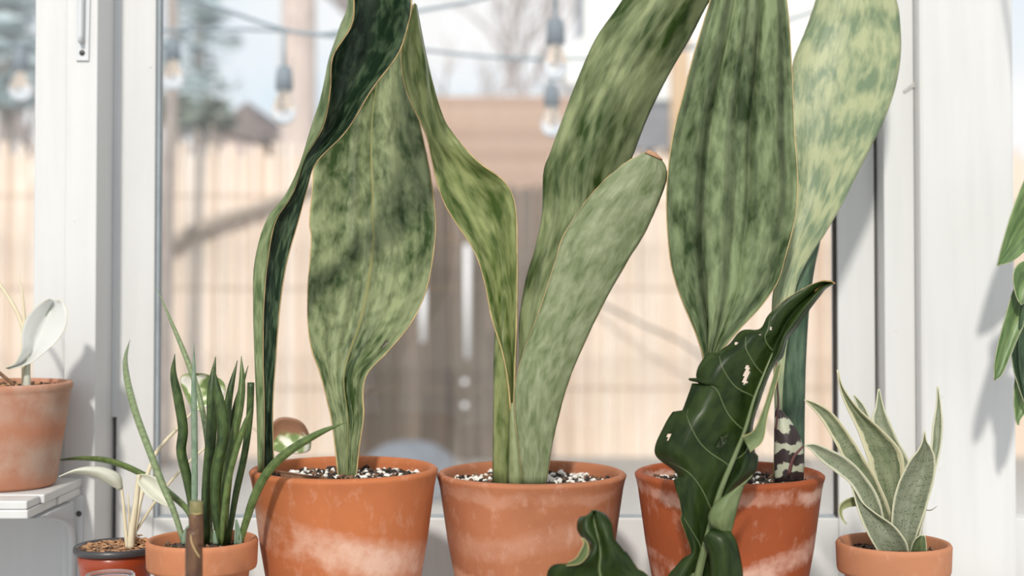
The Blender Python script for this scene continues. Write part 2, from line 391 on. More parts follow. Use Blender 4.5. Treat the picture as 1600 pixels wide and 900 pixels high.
# diagonal mitre joint, drawn as a thin grey strip on the narrow trim
bm = bmesh.new()
pts = [P(1411, 142, 1.6738), P(1436, 122, 1.6738), P(1437, 131, 1.6738), P(1413, 146, 1.6738)]
a = [bm.verts.new(p) for p in pts]; b2 = [bm.verts.new(p+Vector((0, .002, 0))) for p in pts]
bm.faces.new(a[::-1]); bm.faces.new(b2)
for i in range(4): bm.faces.new((a[i], a[(i+1) % 4], b2[(i+1) % 4], b2[i]))
bmesh.ops.recalc_face_normals(bm, faces=bm.faces)
struct(mkobj('trim_7', bm, plain('seam_grey', (176, 174, 172), .8), None, False), 'slanted filler seam on the narrow trim board', 'seam')
struct(box('wall_back', -1.9, 1.9, 1.76, 1.80, 0, .40, WHITE2, None, 0), 'white boarded wall below the windows', 'wall')
struct(box('trim_8', -1.9, 1.9, 1.60, 1.80, ZT, ZT+.1, WHITE, None, .003), 'white beam over the windows', 'beam')
struct(box('wall_left', -1.9, WX(101, 1.64)-.001, 1.648, 1.6645, .02, WZ(768, 1.648), WHITE2, None, .001), 'cool white panel below the left shelf', 'wall')

# bench under the pots
BZ = .738
bench = thing('potting_bench', (0, 1.5, 0), 'white painted potting bench carrying the row of pots', 'bench')
for i in range(3): box('bench_board', -.482, .75, 1.30+i*.1105, 1.409+i*.1105, BZ-.025, BZ, WHITE, bench, .002)
for x in (-.47, .68):
    for y in (1.33, 1.58): box('leg', x, x+.045, y, y+.045, .0, BZ-.026, WHITE, bench, .002)

# left shelf
sx1 = WX(46, 1.46); zs0, zs1 = WZ(811, 1.46), WZ(783, 1.46)
shelf = thing('wall_shelf', (sx1-.2, 1.55, zs0), 'white wooden shelf holding the weathered pot, left edge', 'shelf')
box('shelf_board', sx1-.55, sx1, 1.46, 1.552, zs0, zs0+.0095, WHITE, shelf, .0015)
box('shelf_board', sx1-.55, sx1+.002, 1.554, 1.634, zs0, zs0+.0095, WHITE, shelf, .0015)
box('shelf_board', sx1-.55, sx1-.001, 1.4605, 1.50, zs0+.0098, zs1, WHITE, shelf, .0015)
box('shelf_board', sx1-.55, sx1+.0035, 1.5015, 1.634, zs0+.0098, zs1+.0008, WHITE, shelf, .0015)
# brackets
def bracket(px, d, ztop, zlow, label, up):
    x = WX(px, d)
    r = thing('shelf_bracket', (x, d, zlow), label, 'bracket', 'white shelf brackets on the left post')
    bm = bmesh.new(); z0, z1 = (zlow, ztop)
    prof = [(-.0075, z0), (.0075, z0), (.012, z1), (-.012, z1)]
    f = [bm.verts.new((x+a, d-.003, z)) for a, z in prof]; bk = [bm.verts.new((x+a, d-.0002, z)) for a, z in prof]
    bm.faces.new(f); bm.faces.new(bk[::-1])
    for i in range(4): bm.faces.new((f[i], bk[i], bk[(i+1) % 4], f[(i+1) % 4]))
    bmesh.ops.recalc_face_normals(bm, faces=bm.faces); mkobj('plate', bm, WHITE2, r, False)
    # tapering rib that swings forward under the shelf
    n = 30; zs = zlow+.02
    bm = bmesh.new(); A = []
    for i in range(n):
        t = i/(n-1); z = zs+(ztop-.004-zs)*t; y = d-.003-(.010+.13*max(0, (t-.72)/.28)**2.4)
        hw = .003+.0025*t
        A.append([bm.verts.new((x-hw, d-.0028-(0 if t < .6 else (t-.6)*.05), z)), bm.verts.new((x-hw*.7, y, z)), bm.verts.new((x+hw*.7, y, z)), bm.verts.new((x+hw, d-.0028-(0 if t < .6 else (t-.6)*.05), z))])
    for q, s in zip(A, A[1:]):
        for k in range(3): bm.faces.new((q[k], q[k+1], s[k+1], s[k]))
        bm.faces.new((q[3], q[0], s[0], s[3]))
    bm.faces.new(A[0]); bm.faces.new(A[-1][::-1])
    bmesh.ops.recalc_face_normals(bm, faces=bm.faces); mkobj('rib', bm, WHITE2, r)
    zz = zlow+.009 if up else ztop-.022
    bm = bmesh.new(); bmesh.ops.create_uvsphere(bm, u_segments=14, v_segments=8, radius=.0034, matrix=Matrix.Translation((x+(0 if up else .006), d-.0035, zz))@Matrix.Diagonal((1, .45, 1, 1)))
    mkobj('screw', bm, SCREW, r)
    return r
bracket(127, 1.635, WZ(-260, 1.635), WZ(95, 1.635), 'upper white shelf bracket with one dark screw', True)
bracket(119, 1.635, zs0-.0005, WZ(1010, 1.635), 'white curved shelf bracket under the left shelf', False)

# ================================================================== POTS
def big_profile(R, H):
    t = .0085
    return [(R*.70, 0), (R*.72, .002), (R*.885, H*.55), (R*.965, H*.9), (R*.985, H*.955), (R*.997, H*.975), (R, H*.988), (R-.002, H), (R-.005, H+.0012), (R-t, H-.001), (R-t-.001, H-.006), (R-t-.004, H-.025), (R*.88-t, H*.55), (R*.7-t, .01), (.001, .01)]
def collar_profile(R, H, ch):
    t = .0055; r2 = R*.90
    return [(R*.66, 0), (R*.67, .0015), (r2-.003, H-ch-.003), (r2, H-ch-.0005), (R*.965, H-ch), (R*.982, H-ch+.003), (R*.997, H-.006), (R, H-.003), (R-.0015, H-.0005), (R-.003, H), (R-t, H-.002), (R-t-.0015, H-.012), (r2-t, H-ch), (R*.66-t, .008), (.001, .008)]
PERL = plain('perlite', (232, 228, 220), .9, .1, 300); SOILD = plain('dark_soil', (52, 42, 36), 1, .4, 200); SOILB = plain('bark_soil', (120, 90, 68), 1, .3, 200); SOILM = plain('soil_bed', (78, 64, 54), 1, .5, 160, bmp=.6)
CHIP = plain('bark_chip', (176, 134, 98), .9, .3, 90); CHIPD = plain('dark_bark_chip', (96, 66, 46), .9, .3, 90)
def soil(parent, c, r, z, n, mats, wts, rmin, rmax, seed, flakes=False, avoid=None):
    rnd = random.Random(seed); bm = bmesh.new()
    seg = 28; rings = []
    for q in range(1, 7):
        rr = r*q/6
        rings.append([bm.verts.new((c[0]+rr*math.cos(6.2832*i/seg), c[1]+rr*math.sin(6.2832*i/seg), z+rnd.uniform(-.0015, .0015)-(.002 if q == 6 else 0))) for i in range(seg)])
    cv = bm.verts.new((c[0], c[1], z)); mi = 0
    for i in range(seg): bm.faces.new((cv, rings[0][i], rings[0][(i+1) % seg]))
    for a, b in zip(rings, rings[1:]):
        for i in range(seg): bm.faces.new((a[i], b[i], b[(i+1) % seg], a[(i+1) % seg]))
    mkobj('soil', bm, SOILM, parent)
    bm = bmesh.new()
    for _ in range(n):
        a = rnd.uniform(0, 6.2832); q = r*.96*math.sqrt(rnd.random()); s = rnd.uniform(rmin, rmax)
        x, y = c[0]+q*math.cos(a), c[1]+q*math.sin(a)
        clump = math.sin(x*90+seed)+math.cos(y*110+seed*2)
        k = rnd.random(); acc = 0; mi = 0
        for i, wt in enumerate(wts):
            acc += wt*(1.3 if (i == 0) == (clump > 0) else .75)
            if k < acc: mi = i; break
        else: mi = len(wts)-1
        sc = (rnd.uniform(.8, 1.7), rnd.uniform(.7, 1.3), rnd.uniform(.6, 1.1)) if not flakes else (rnd.uniform(1.2, 3.2), rnd.uniform(.5, 1), rnd.uniform(.25, .6))
        M = Matrix.Translation((x, y, z+s*rnd.uniform(.1, .9)))@Matrix.Rotation(rnd.uniform(0, 6.28), 4, 'Z')@Matrix.Rotation(rnd.uniform(-.5, .5), 4, 'X')@Matrix.Diagonal(sc+(1,))
        g = bmesh.ops.create_icosphere(bm, subdivisions=1, radius=s, matrix=M)
        for v in g['verts']: v.co += Vector((rnd.uniform(-.25, .25), rnd.uniform(-.25, .25), rnd.uniform(-.25, .25)))*s
        for f in {f for v in g['verts'] for f in v.link_faces}: f.material_index = mi
    o = mkobj('soil_bits', bm, mats, parent, smooth=False); o['kind'] = 'stuff'
    return o
GRIT = [PERL, SOILD, SOILB]

# ---------------- leaf materials
L_B = leafmat('leaf_broad', (50, 70, 30), (146, 156, 114), (1.0, .9), .32, .64, .3, 7, blot=.75, off=1.3, mid=(156, 152, 98), spec=.25)
L_A = leafmat('leaf_dark_inner', (28, 46, 30), (96, 116, 86), (1.0, .8), .46, .72, .25, 12, off=4.1, trans=.05, spec=.25)
L_AB = leafmat('leaf_dark_outer', (84, 104, 66), (146, 158, 116), (1.0, .7), .36, .64, .2, 8, off=6.1, spec=.25)
L_C = leafmat('leaf_olive', (66, 88, 32), (150, 158, 104), (.8, .5), .36, .60, .28, 6, blot=.35, off=2.2, spec=.25)
L_D = leafmat('leaf_upright', (44, 64, 20), (144, 154, 112), (.9, .42), .33, .66, .25, 7, blot=.6, off=7.7, spec=.25)
L_E = leafmat('leaf_blunt', (92, 108, 66), (150, 158, 124), (1.1, .9), .30, .66, .10, 8, blot=.2, off=5.2, spec=.3)
L_F = leafmat('leaf_paddle', (42, 62, 24), (132, 146, 106), (1.1, .8), .28, .68, .6, 5, blot=.8, off=9.1, spec=.25)
L_G = leafmat('leaf_mottled', (118, 136, 106), (172, 178, 138), (1.1, .75), .38, .60, .08, 8, band=.14, band_f=1.5, off=3.3, trans=.1, spec=.25)
L_H = leafmat('leaf_stalk', (56, 80, 60), (98, 120, 96), (1.3, .5), .4, .65, .3, 14, off=6.6, spec=.25)

def potted(name, label, cpx, rimpy, d, rpx, mat, kind='big', H=None, ch=.026, group='terracotta potted plants on the bench'):
    c = P(cpx, rimpy, d); R = rpx/F*d; H = (c.z-BZ) if H is None else H
    base = Vector((c.x, c.y, c.z-H))
    t = thing(name, base, label, 'potted plant', group)
    prof = big_profile(R, H) if kind == 'big' else collar_profile(R, H, ch)
    o = lathe('pot', prof, base, mat, t, 64, True, True)
    return t, base, R, H

# ---------------- POT 1
zr = WZ(731, 1.455)
t1, b1, R1, H1 = potted('snake_plant', 'snake plant with a broad paddle leaf and a folded narrow leaf in terracotta pot', 538, 731, 1.455, 146,
    terracotta('terracotta_bloom', (180, 104, 60), (214, 178, 158), BZ, zr, [(.56, .13, 1.2)], 1, .26))
soil(t1, b1, R1*.90, b1.z+H1-.012, 520, GRIT, (.36, .42, .22), .0012, .0034, 3)
A_ = [ # M, L, B, C, R
 [(412,738),(404,738),(410,738),(420,738),(428,738),1.435],[(413,640),(402,640),(410,640),(418,640),(426,640),1.43],
 [(411,560),(399,560),(412,560),(422,560),(431,560),1.425],[(412,480),(397,480),(415,480),(428,480),(437,480),1.415],
 [(418,410),(399,410),(420,410),(435,410),(448,410),1.405],[(430,347),(417,345),(430,347),(450,345),(467,342),1.39],
 [(457,303),(447,305),(455,302),(468,298),(480,295),1.375],[(477,246),(469,258),(477,252),(487,255),(494,254),1.36],
 [(505,197),(488,197),(505,202),(522,206),(541,205),1.345],[(516,140),(503,150),(520,152),(550,152),(581,140),1.325],
 [(520,88),(516,92),(535,95),(580,97),(621,86),1.315],[(548,42),(532,42),(550,50),(595,45),(637,40),1.31],
 [(553,0),(545,0),(562,0),(602,-5),(643,0),1.305],[(548,-110),(541,-112),(560,-115),(602,-118),(640,-112),1.31],[(596,-300),(594,-300),(598,-302),(603,-303),(610,-300),1.33]]
rows = []
for r in A_:
    wdt = abs(r[4][0]-r[1][0])/60; k = max(.4, min(1.6, wdt))*(.45 if r[1][1] > 240 else 1); d = r[5]
    rows.append([(p[0], p[1], d+o*k) for p, o in zip(r[:5], (-.011, .0, .013, .012, -.006))])
leaf_grid('leaf', rows, L_A, t1, 22, 70, .002, EDGE, .0006, back=L_AB)
lb = [(529,752,556,752,1.475),(524,700,561,700,1.4768),(517,650,568,652,1.4791),(508,612,567,612,1.4817),(499,580,575,582,1.4845),(487,545,607,548,1.4874),(481,500,645,500,1.4904),(482,440,668,445,1.4935),(487,375,679,378,1.4968),(484,347,680,340,1.5001),(488,300,676,300,1.5034),(492,250,668,250,1.5069),(508,190,655,190,1.5104),(536,130,643,130,1.514),(568,80,634,82,1.5176),(590,20,615,20,1.5213),(601,-12,605,-12,1.525)]
leaf('leaf', lb, L_B, t1, .022, ridges=[(.05, .004, .05), (-.3, -.003, .08), (.4, .002, .1)], nu=40, nv=64, thick=.0026, edge=EDGE, edge_r=.00085, wav=.0014, seed=2, holes=[(602,542,4,4,0)])
leaf('dry_husk', [(432,735,440,745,1.40),(470,741,480,749,1.398),(500,745,508,750,1.395)], SOILB, t1, .002, nu=5, nv=8, thick=.001)

# ---------------- POT 2
zr2 = WZ(738, 1.50)
t2, b2_, R2, H2 = potted('snake_plant', 'snake plant with blunt short front leaf and tall slanting leaf in middle terracotta pot', 830.5, 738, 1.50, 147.5,
    terracotta('terracotta_two_tone', (166, 104, 70), (216, 180, 160), BZ, zr2, [(.88, .05, .0), (.62, .10, -1.0)], 4, .36, strength=.2))
soil(t2, b2_, R2*.90, b2_.z+H2-.012, 560, GRIT, (.52, .30, .18), .0012, .0032, 8)
lc = [[(799,655),(800,655),(802,655),1.49],[(794,600),(799,600),(804,600),1.49],[(786,555),(796,558),(805,560),1.49],[(768,495),(792,500),(807,510),1.49],
 [(757,440),(786,440),(808,450),1.488],[(740,390),(778,390),(808,395),1.485],[(701,330),(752,325),(805,322),1.48],[(684,288),(728,290),(788,284),1.475],
 [(675,250),(702,246),(744,250),1.47],[(666,210),(676,206),(703,203),1.465],[(645,166),(667,166),(688,172),1.46],[(632,130),(664,135),(676,132),1.455],
 [(627,88),(661,94),(666,92),1.45],[(634,46),(653,48),(657,46),1.445],[(646,8),(648,6),(650,8),1.44]]
off = {}
rows = []
for i, r in enumerate(lc):
    (l, m, q, d) = r; up = i >= 9
    rows.append([(l[0], l[1], d+(-.016 if up else -.006)), ((l[0]+m[0])/2, (l[1]+m[1])/2, d+(-.010 if up else .003)), (m[0], m[1], d+(-.008 if up else .010)), ((m[0]+q[0])/2, (m[1]+q[1])/2, d+.006), (q[0], q[1], d+(.012 if up else -.004))])
leaf_grid('leaf', rows, L_C, t2, 18, 64, .0024, EDGE, .0008, wav=.0012, seed=5)
leaf('leaf_sheath', [(771,757,803,757,1.487),(772,640,801,640,1.49),(773,560,800,560,1.494),(776,500,796,500,1.50),(782,440,793,440,1.503)], L_C, t2, -.012, nu=10, nv=20, thick=.003)
leaf('leaf_sheath', [(795,757,821,757,1.474),(796,700,816,700,1.478),(798,650,806,650,1.482),(800,630,802,630,1.485)], leafmat('sheath_pale', (122, 136, 92), (166, 172, 128), (1, 1), .3, .7, .2), t2, -.010, nu=10, nv=14, thick=.003, edge=EDGE, edge_r=.0006)
ld = [(803,752,820,752,1.50),(806,650,830,650,1.50),(812,560,862,560,1.50),(812,505,895,500,1.50),(822,440,920,432,1.50),(837,388,940,380,1.50),(848,332,962,328,1.50),(850,270,981,262,1.50),(861,238,989,240,1.498),(882,180,1011,183,1.495),(905,120,1043,118,1.49),(932,60,1078,58,1.485),(967,10,1106,4,1.48),(1012,-60,1148,-60,1.475),(1085,-150,1198,-155,1.47),(1178,-265,1190,-268,1.47)]
leaf('leaf', ld, L_D, t2, -.020, ridges=[(.1, -.002, .2), (-.5, .003, .15)], nu=30, nv=64, thick=.003, edge=EDGE, edge_r=.0007, wav=.0008, seed=9)
le = [(819,757,852,757,1.462),(812,700,862,695,1.46),(806,650,872,650,1.458),(806,600,886,600,1.456),(821,545,908,545,1.455),(846,480,940,478,1.453),(868,410,978,410,1.45),(880,372,1004,368,1.448),(905,330,1023,328,1.446),(940,288,1037,293,1.444),(973,259,1041,270,1.442),(1000,243,1035,253,1.44),(1014,237,1026,243,1.44)]
leaf('leaf', le, L_E, t2, -.010, nu=20, nv=56, thick=.003, edge=EDGE, edge_r=.0012, wav=.0006, seed=11)
leaf('leaf_tip', [(1008,239,1034,250,1.4375),(1012,236,1030,246,1.4375),(1016,235,1024,241,1.4375)], plain('dry_tip', (170, 130, 100), .8), t2, -.003, nu=8, nv=6, thick=.003)

# ---------------- POT 3
zr3 = WZ(738, 1.46)
t3, b3, R3, H3 = potted('snake_plant', 'snake plant with two wide paddle leaves and a striped shoot in rightmost big terracotta pot', 1139, 738, 1.46, 146.5,
    terracotta('terracotta_orange', (148, 70, 28), (222, 186, 168), BZ, zr3, [(.50, .085, -1.6), (.36, .05, 1.6), (.93, .05, 0)], 9, None, strength=.65))
soil(t3, b3, R3*.90, b3.z+H3-.012, 520, GRIT, (.28, .50, .22), .0012, .0034, 12)
lg = [(1209,750,1221,750,1.49),(1211,640,1221,640,1.495),(1209,560,1226,560,1.50),(1206,505,1237,490,1.503),(1208,460,1243,448,1.506),(1215,430,1255,418,1.51),(1222,400,1268,395,1.512),(1228,365,1288,365,1.515),(1235,325,1312,325,1.52),(1238,285,1332,285,1.525),(1235,230,1360,230,1.53),(1232,180,1384,180,1.535),(1236,130,1400,130,1.54),(1241,92,1407,80,1.545),(1260,45,1405,30,1.55),(1275,0,1400,0,1.55),(1300,-80,1375,-80,1.555),(1336,-150,1344,-150,1.56)]
leaf('leaf', lg, L_G, t3, -.012, nu=20, nv=64, thick=.0026, edge=EDGE, edge_r=.0006, wav=.0016, seed=15)
leaf('leaf', [(1212,752,1255,752,1.515),(1212,640,1256,640,1.52),(1214,560,1258,560,1.523),(1222,480,1263,480,1.527),(1238,420,1271,420,1.53),(1254,380,1280,378,1.532),(1270,340,1286,338,1.534)], L_H, t3, -.010, nu=12, nv=40, thick=.003, edge=EDGE, edge_r=.0004)
lf = [(1128,752,1150,752,1.462),(1112,650,1140,650,1.46),(1102,590,1125,590,1.457),(1098,555,1124,555,1.455),(1085,515,1158,512,1.453),(1070,480,1188,480,1.452),(1056,442,1215,440,1.451),(1047,402,1227,400,1.45),(1042,340,1242,340,1.448),(1043,280,1246,280,1.446),(1052,210,1241,205,1.445),(1070,140,1238,130,1.445),(1083,90,1236,90,1.445),(1098,40,1233,40,1.445),(1110,0,1229,0,1.446),(1130,-80,1215,-80,1.45),(1155,-160,1196,-160,1.455),(1174,-230,1178,-230,1.46)]
leaf('leaf', lf, L_F, t3, .020, ridges=[(-.38, .006, .07), (-.12, -.004, .06), (.30, .006, .06), (.05, .002, .04)], nu=44, nv=64, thick=.0028, edge=EDGE, edge_r=.0007, wav=.0014, seed=21)
m, n, l, bs = newmat('striped_shoot'); u = n.new('ShaderNodeUVMap'); u.uv_map = 'uv'
wv = n.new('ShaderNodeTexWave'); wv.bands_direction = 'Y'; wv.inputs['Scale'].default_value = 1.35; wv.inputs['Distortion'].default_value = 7; wv.inputs['Detail'].default_value = 3; wv.inputs['Detail Scale'].default_value = 2.5
l.new(mapping(n, l, u.outputs[0], (1, 1, 1)), wv.inputs['Vector']); r = ramp(n, [(.52, lin((44, 32, 32))), (.72, lin((170, 172, 150)))]); l.new(wv.outputs['Fac'], r.inputs[0]); l.new(r.outputs[0], bs.inputs['Base Color']); bs.inputs['Roughness'].default_value = .5
MAROON = plain('maroon_edge', (96, 58, 56), .6)
leaf('shoot', [(1212,752,1254,752,1.44),(1211,715,1255,715,1.44),(1211,690,1250,685,1.441),(1211,665,1237,662,1.443),(1212,648,1224,646,1.445),(1213,638,1215,638,1.446)], m, t3, -.010, nu=12, nv=24, thick=.0025, edge=MAROON, edge_r=.0009)
tube('dry_stem', [P(1212,672,1.438), P(1216,630,1.44), P(1213,560,1.45), P(1222,500,1.455)], [.0012, .001, .001, .0006], MAROON, t3, 6, 16)
tube('dry_stem', [P(1232,742,1.428), P(1240,715,1.426), P(1255,697,1.425)], [.0018, .0016, .001], MAROON, t3, 6, 10)

# ---------------- RIGHT SMALL POT
zr4 = WZ(847, 1.40)
t4, b4, R4, H4 = potted('silver_snake_plant', 'small silvery snake plant with cream-edged leaves in little terracotta pot, right', 1396, 846, 1.40, 88,
    terracotta('terracotta_small_right', (178, 119, 85), (220, 176, 150), BZ-.02, zr4, [], 14, None), 'collar', None, .030)
soil(t4, b4, R4*.86, b4.z+H4-.011, 160, GRIT, (.1, .5, .4), .0008, .002, 22)
S1 = leafmat('silver_leaf', (118, 126, 100), (156, 160, 138), (1.3, .8), .34, .66, .12, 12, margin=(200, 198, 170), margin_w=.035, dots=.62, off=2.5, trans=.15)
S2 = leafmat('silver_leaf_wide_edge', (114, 126, 94), (150, 156, 126), (1.3, .8), .34, .66, .12, 12, margin=(218, 210, 176), margin_w=.14, dots=.60, off=8.5, trans=.15)
S3 = leafmat('silver_leaf_back', (124, 134, 106), (158, 162, 138), (1.3, .8), .34, .66, .12, 12, margin=(214, 212, 190), margin_w=.12, dots=.56, off=5.5, trans=.2)
kw = dict(nu=14, nv=36, thick=.0012, edge=EDGE2, edge_r=.00028)
leaf('leaf', [(1398,862,1420,862,1.412),(1402,800,1432,800,1.425),(1388,730,1424,730,1.435),(1370,680,1404,690,1.44),(1362,656,1391,660,1.443),(1368,636,1382,640,1.445),(1372,608,1374,608,1.447)], S3, t4, .006, **kw)
leaf('leaf', [(1410,862,1432,862,1.408),(1424,800,1446,800,1.42),(1444,745,1458,750,1.43),(1454,705,1469,705,1.437),(1457,668,1473,665,1.44),(1463,632,1470,632,1.442),(1464,604,1466,604,1.443)], S3, t4, .005, **kw)
leaf('leaf', [(1362,720,1380,715,1.43),(1345,660,1360,655,1.433),(1338,632,1350,634,1.435),(1333,618,1335,617,1.436)], S3, t4, .003, **kw)
leaf('leaf', [(1382,862,1412,862,1.402),(1382,800,1412,800,1.404),(1366,750,1413,745,1.406),(1352,705,1408,706,1.406),(1338,668,1378,672,1.404),(1321,632,1343,640,1.40),(1312,605,1318,606,1.397),(1308,578,1309,578,1.395)], S2, t4, .012, **kw)
leaf('leaf', [(1378,862,1400,860,1.395),(1364,815,1393,805,1.392),(1345,772,1372,752,1.39),(1326,733,1350,715,1.387),(1305,692,1328,680,1.384),(1283,655,1303,648,1.38),(1268,637,1280,632,1.376),(1257,625,1258,624,1.374)], S2, t4, .006, **kw)
leaf('leaf', [(1372,862,1390,860,1.388),(1352,800,1375,785,1.38),(1330,758,1352,745,1.374),(1305,737,1326,718,1.368),(1283,720,1298,703,1.363),(1267,703,1275,694,1.358),(1257,696,1258,695,1.356)], S3, t4, .005, **kw)
leaf('leaf', [(1372,862,1420,862,1.372),(1358,838,1415,845,1.37),(1346,812,1397,822,1.37),(1338,788,1368,802,1.372),(1333,768,1347,784,1.375),(1329,754,1331,756,1.378)], S1, t4, .011, **kw)
leaf('leaf', [(1398,864,1424,864,1.385),(1393,830,1434,832,1.382),(1395,790,1448,790,1.38),(1404,755,1459,750,1.378),(1420,722,1461,718,1.376),(1434,704,1455,700,1.375),(1441,690,1448,689,1.374),(1444,674,1445,674,1.373)], S1, t4, .012, **kw)
leaf('small_leaf', [(1422,862,1448,862,1.375),(1428,845,1447,848,1.374),(1438,836,1445,837,1.373)], L_F, t4, .004, nu=8, nv=10, thick=.0014, edge=EDGE2, edge_r=.0004)
leaf('dry_leaf', [(1343,790,1343,776,1.395),(1328,792,1325,779,1.39),(1317,797,1312,790,1.386),(1317,808,1312,806,1.383),(1323,819,1322,819,1.38)], plain('dry_leaf', (128, 132, 92), .7), t4, .003, nu=6, nv=16, thick=.0012, edge=EDGE2, edge_r=.0003)
tube('dry_stem', [P(1446,797,1.42), P(1455,797,1.42), P(1464,791,1.42)], [.0006, .0005, .0002], plain('dry_stem', (110, 100, 80)), t4, 5, 8)

# ---------------- LEFT SMALL POT: cylindrical snake plant
zr5 = WZ(841, 1.38)
t5, b5, R5, H5 = potted('cylindrical_snake_plant', 'spear-leaved snake plant with round green stalks in small terracotta pot', 316, 841, 1.38, 86,
    terracotta('terracotta_small_left', (184, 118, 80), (218, 170, 142), BZ-.02, zr5, [], 18, None), 'collar', None, .029)
soil(t5, b5, R5*.86, b5.z+H5-.010, 200, [SOILB, SOILD, PERL], (.5, .45, .05), .0008, .0024, 31)
SP_D = leafmat('spear_dark', (38, 58, 26), (80, 100, 50), (2, 1.2), .36, .64, .35, 30, off=1, rough=.38)
SP_L = leafmat('spear_pale', (104, 122, 84), (140, 152, 112), (2, 5), .36, .64, .15, 20, off=4, rough=.45)
SP_G = leafmat('spear_bluegreen', (104, 128, 104), (142, 160, 136), (2, 2), .36, .64, .15, 20, off=7, rough=.45)
SP_M = leafmat('spear_green', (72, 94, 46), (112, 130, 74), (2, 2), .36, .64, .3, 24, off=9, rough=.4)
def spear(pts, d, wpx, mat, blunt=False, parent=None, name='spear_leaf'):
    n = len(pts); ds = spl([(x,) for x in (d if isinstance(d, (list, tuple)) else [d, d])], n)
    wp = []; rr = []
    for i, ((x, y), (dd,)) in enumerate(zip(pts, ds)):
        wp.append(P(x, y, dd)); rr.append(dd)
    q = spl([tuple(p) for p in wp], 30); rad = []
    for i in range(30):
        t = i/29; r = wpx/2/F*np.mean(rr)
        r *= (.72+.28*min(1, t*3))*(1 if (blunt or t < .62) else max(.06, 1-((t-.62)/.38)**2.2))
        rad.append(r)
    bm = bmesh.new(); uvl = bm.loops.layers.uv.new('uv'); tube_bm(bm, q, rad, 12, 1, uvl)
    bmesh.ops.recalc_face_normals(bm, faces=bm.faces)
    return mkobj(name, bm, mat, parent or t5)
spear([(330,848),(326,760),(324,690),(312,622),(297,575),(275,520),(245,450)], [1.40, 1.46, 1.50], 9, SP_L)
spear([(288,850),(272,800),(254,757),(232,700),(212,645),(199,595),(196,560),(203,531)], [1.375, 1.44, 1.60], 11, SP_L)
spear([(310,850),(296,802),(270,775),(232,746),(178,722),(130,716),(80,720)], [1.395, 1.50, 1.628], 10, SP_M)
spear([(321,850),(322,780),(327,715),(331,660),(331,605),(337,557)], [1.40, 1.41, 1.42], 17, SP_D)
spear([(348,850),(350,760),(352,690),(358,620),(371,563)], [1.40, 1.41, 1.42], 13, SP_D)
spear([(352,850),(352,760),(358,690),(370,630),(388,571)], [1.41, 1.42, 1.43], 11, SP_D)
spear([(350,850),(354,780),(362,700),(373,645),(378,600),(377,556)], [1.388, 1.39, 1.40], 13, SP_M)
spear([(303,850),(300,790),(292,745),(283,705),(286,670),(278,620),(271,585),(273,553)], [1.375, 1.372, 1.37], 16, SP_D)
spear([(344,850),(337,790),(338,740),(347,690),(347,650),(340,612),(333,571)], [1.372, 1.37, 1.37], 18, SP_D)
spear([(356,850),(368,775),(382,710),(390,650),(392,598)], [1.385, 1.38, 1.375], 11, SP_D, True)
spear([(345,852),(350,795),(358,745),(370,700),(384,660),(393,638)], [1.365, 1.36, 1.355], 10, SP_M)
spear([(304,852),(304,800),(304,700),(303,620),(303,536)], [1.365, 1.36, 1.355], 10, SP_G)
spear([(374,850),(386,810),(398,775),(418,738),(450,706),(498,677),(540,660)], [1.365, 1.345, 1.33], 14, SP_M)
leaf('sprout', [(366,852,378,852,1.36),(367,832,376,832,1.36),(368,812,370,812,1.36)], SP_G, t5, .003, nu=6, nv=8, thick=.001)
leaf('sprout', [(282,850,298,850,1.362),(285,835,297,832,1.363),(293,822,296,821,1.364)], SP_G, t5, -.004, nu=6, nv=8, thick=.001)
leaf('sprout', [(333,850,341,850,1.352),(333,838,338,838,1.352),(334,828,335,828,1.352)], SP_G, t5, -.002, nu=6, nv=8, thick=.001)

# ---------------- CUT STEM in a floor pot in front
cf = P(306, 1300, 1.20); cf.z = 0; cf.y = 1.22
ts = thing('cut_stem_plant', cf, 'brown cut stem standing in front of the small terracotta pot', 'plant')
lathe('pot', collar_profile(.06, .11, .03), cf, terracotta('terracotta_floor', (196, 120, 84), (218, 170, 142), 0, .1, [], 3), ts, 40)
lathe('soil', [(.001, .098), (.03, .099), (.0525, .096)], cf, SOILM, ts, 24, False, False)
STEMB = leafmat('stem_brown', (84, 56, 44), (120, 88, 62), (2, .8), .35, .65, .3, 24, off=3)
p0 = P(306, 803, 1.22); q0 = P(303, 900, 1.22)
tube('stem', [Vector((cf.x, cf.y, .09)), Vector((cf.x-.002, cf.y, .4)), q0, P(306, 850, 1.22), p0], [.009, .0085, .0078, .0068, .0062], STEMB, ts, 14, 40)
tube('stem_top', [P(306, 803, 1.22), P(306, 797, 1.22), P(307, 783, 1.22)], [.0062, .0062, .0058], leafmat('stem_tip', (120, 116, 74), (150, 140, 96), (2, 2), .35, .65, .2), ts, 14, 8)
tube('ring', [P(299, 801, 1.2155), P(306, 804, 1.2125), P(314, 802, 1.2155)], [.0005]*3, EDGE, ts, 6, 8)
tube('sheath_edge', [P(298, 832, 1.2135), P(299, 846, 1.212), P(305, 860, 1.211), P(312, 871, 1.2125)], [.0006]*4, EDGE, ts, 6, 14)

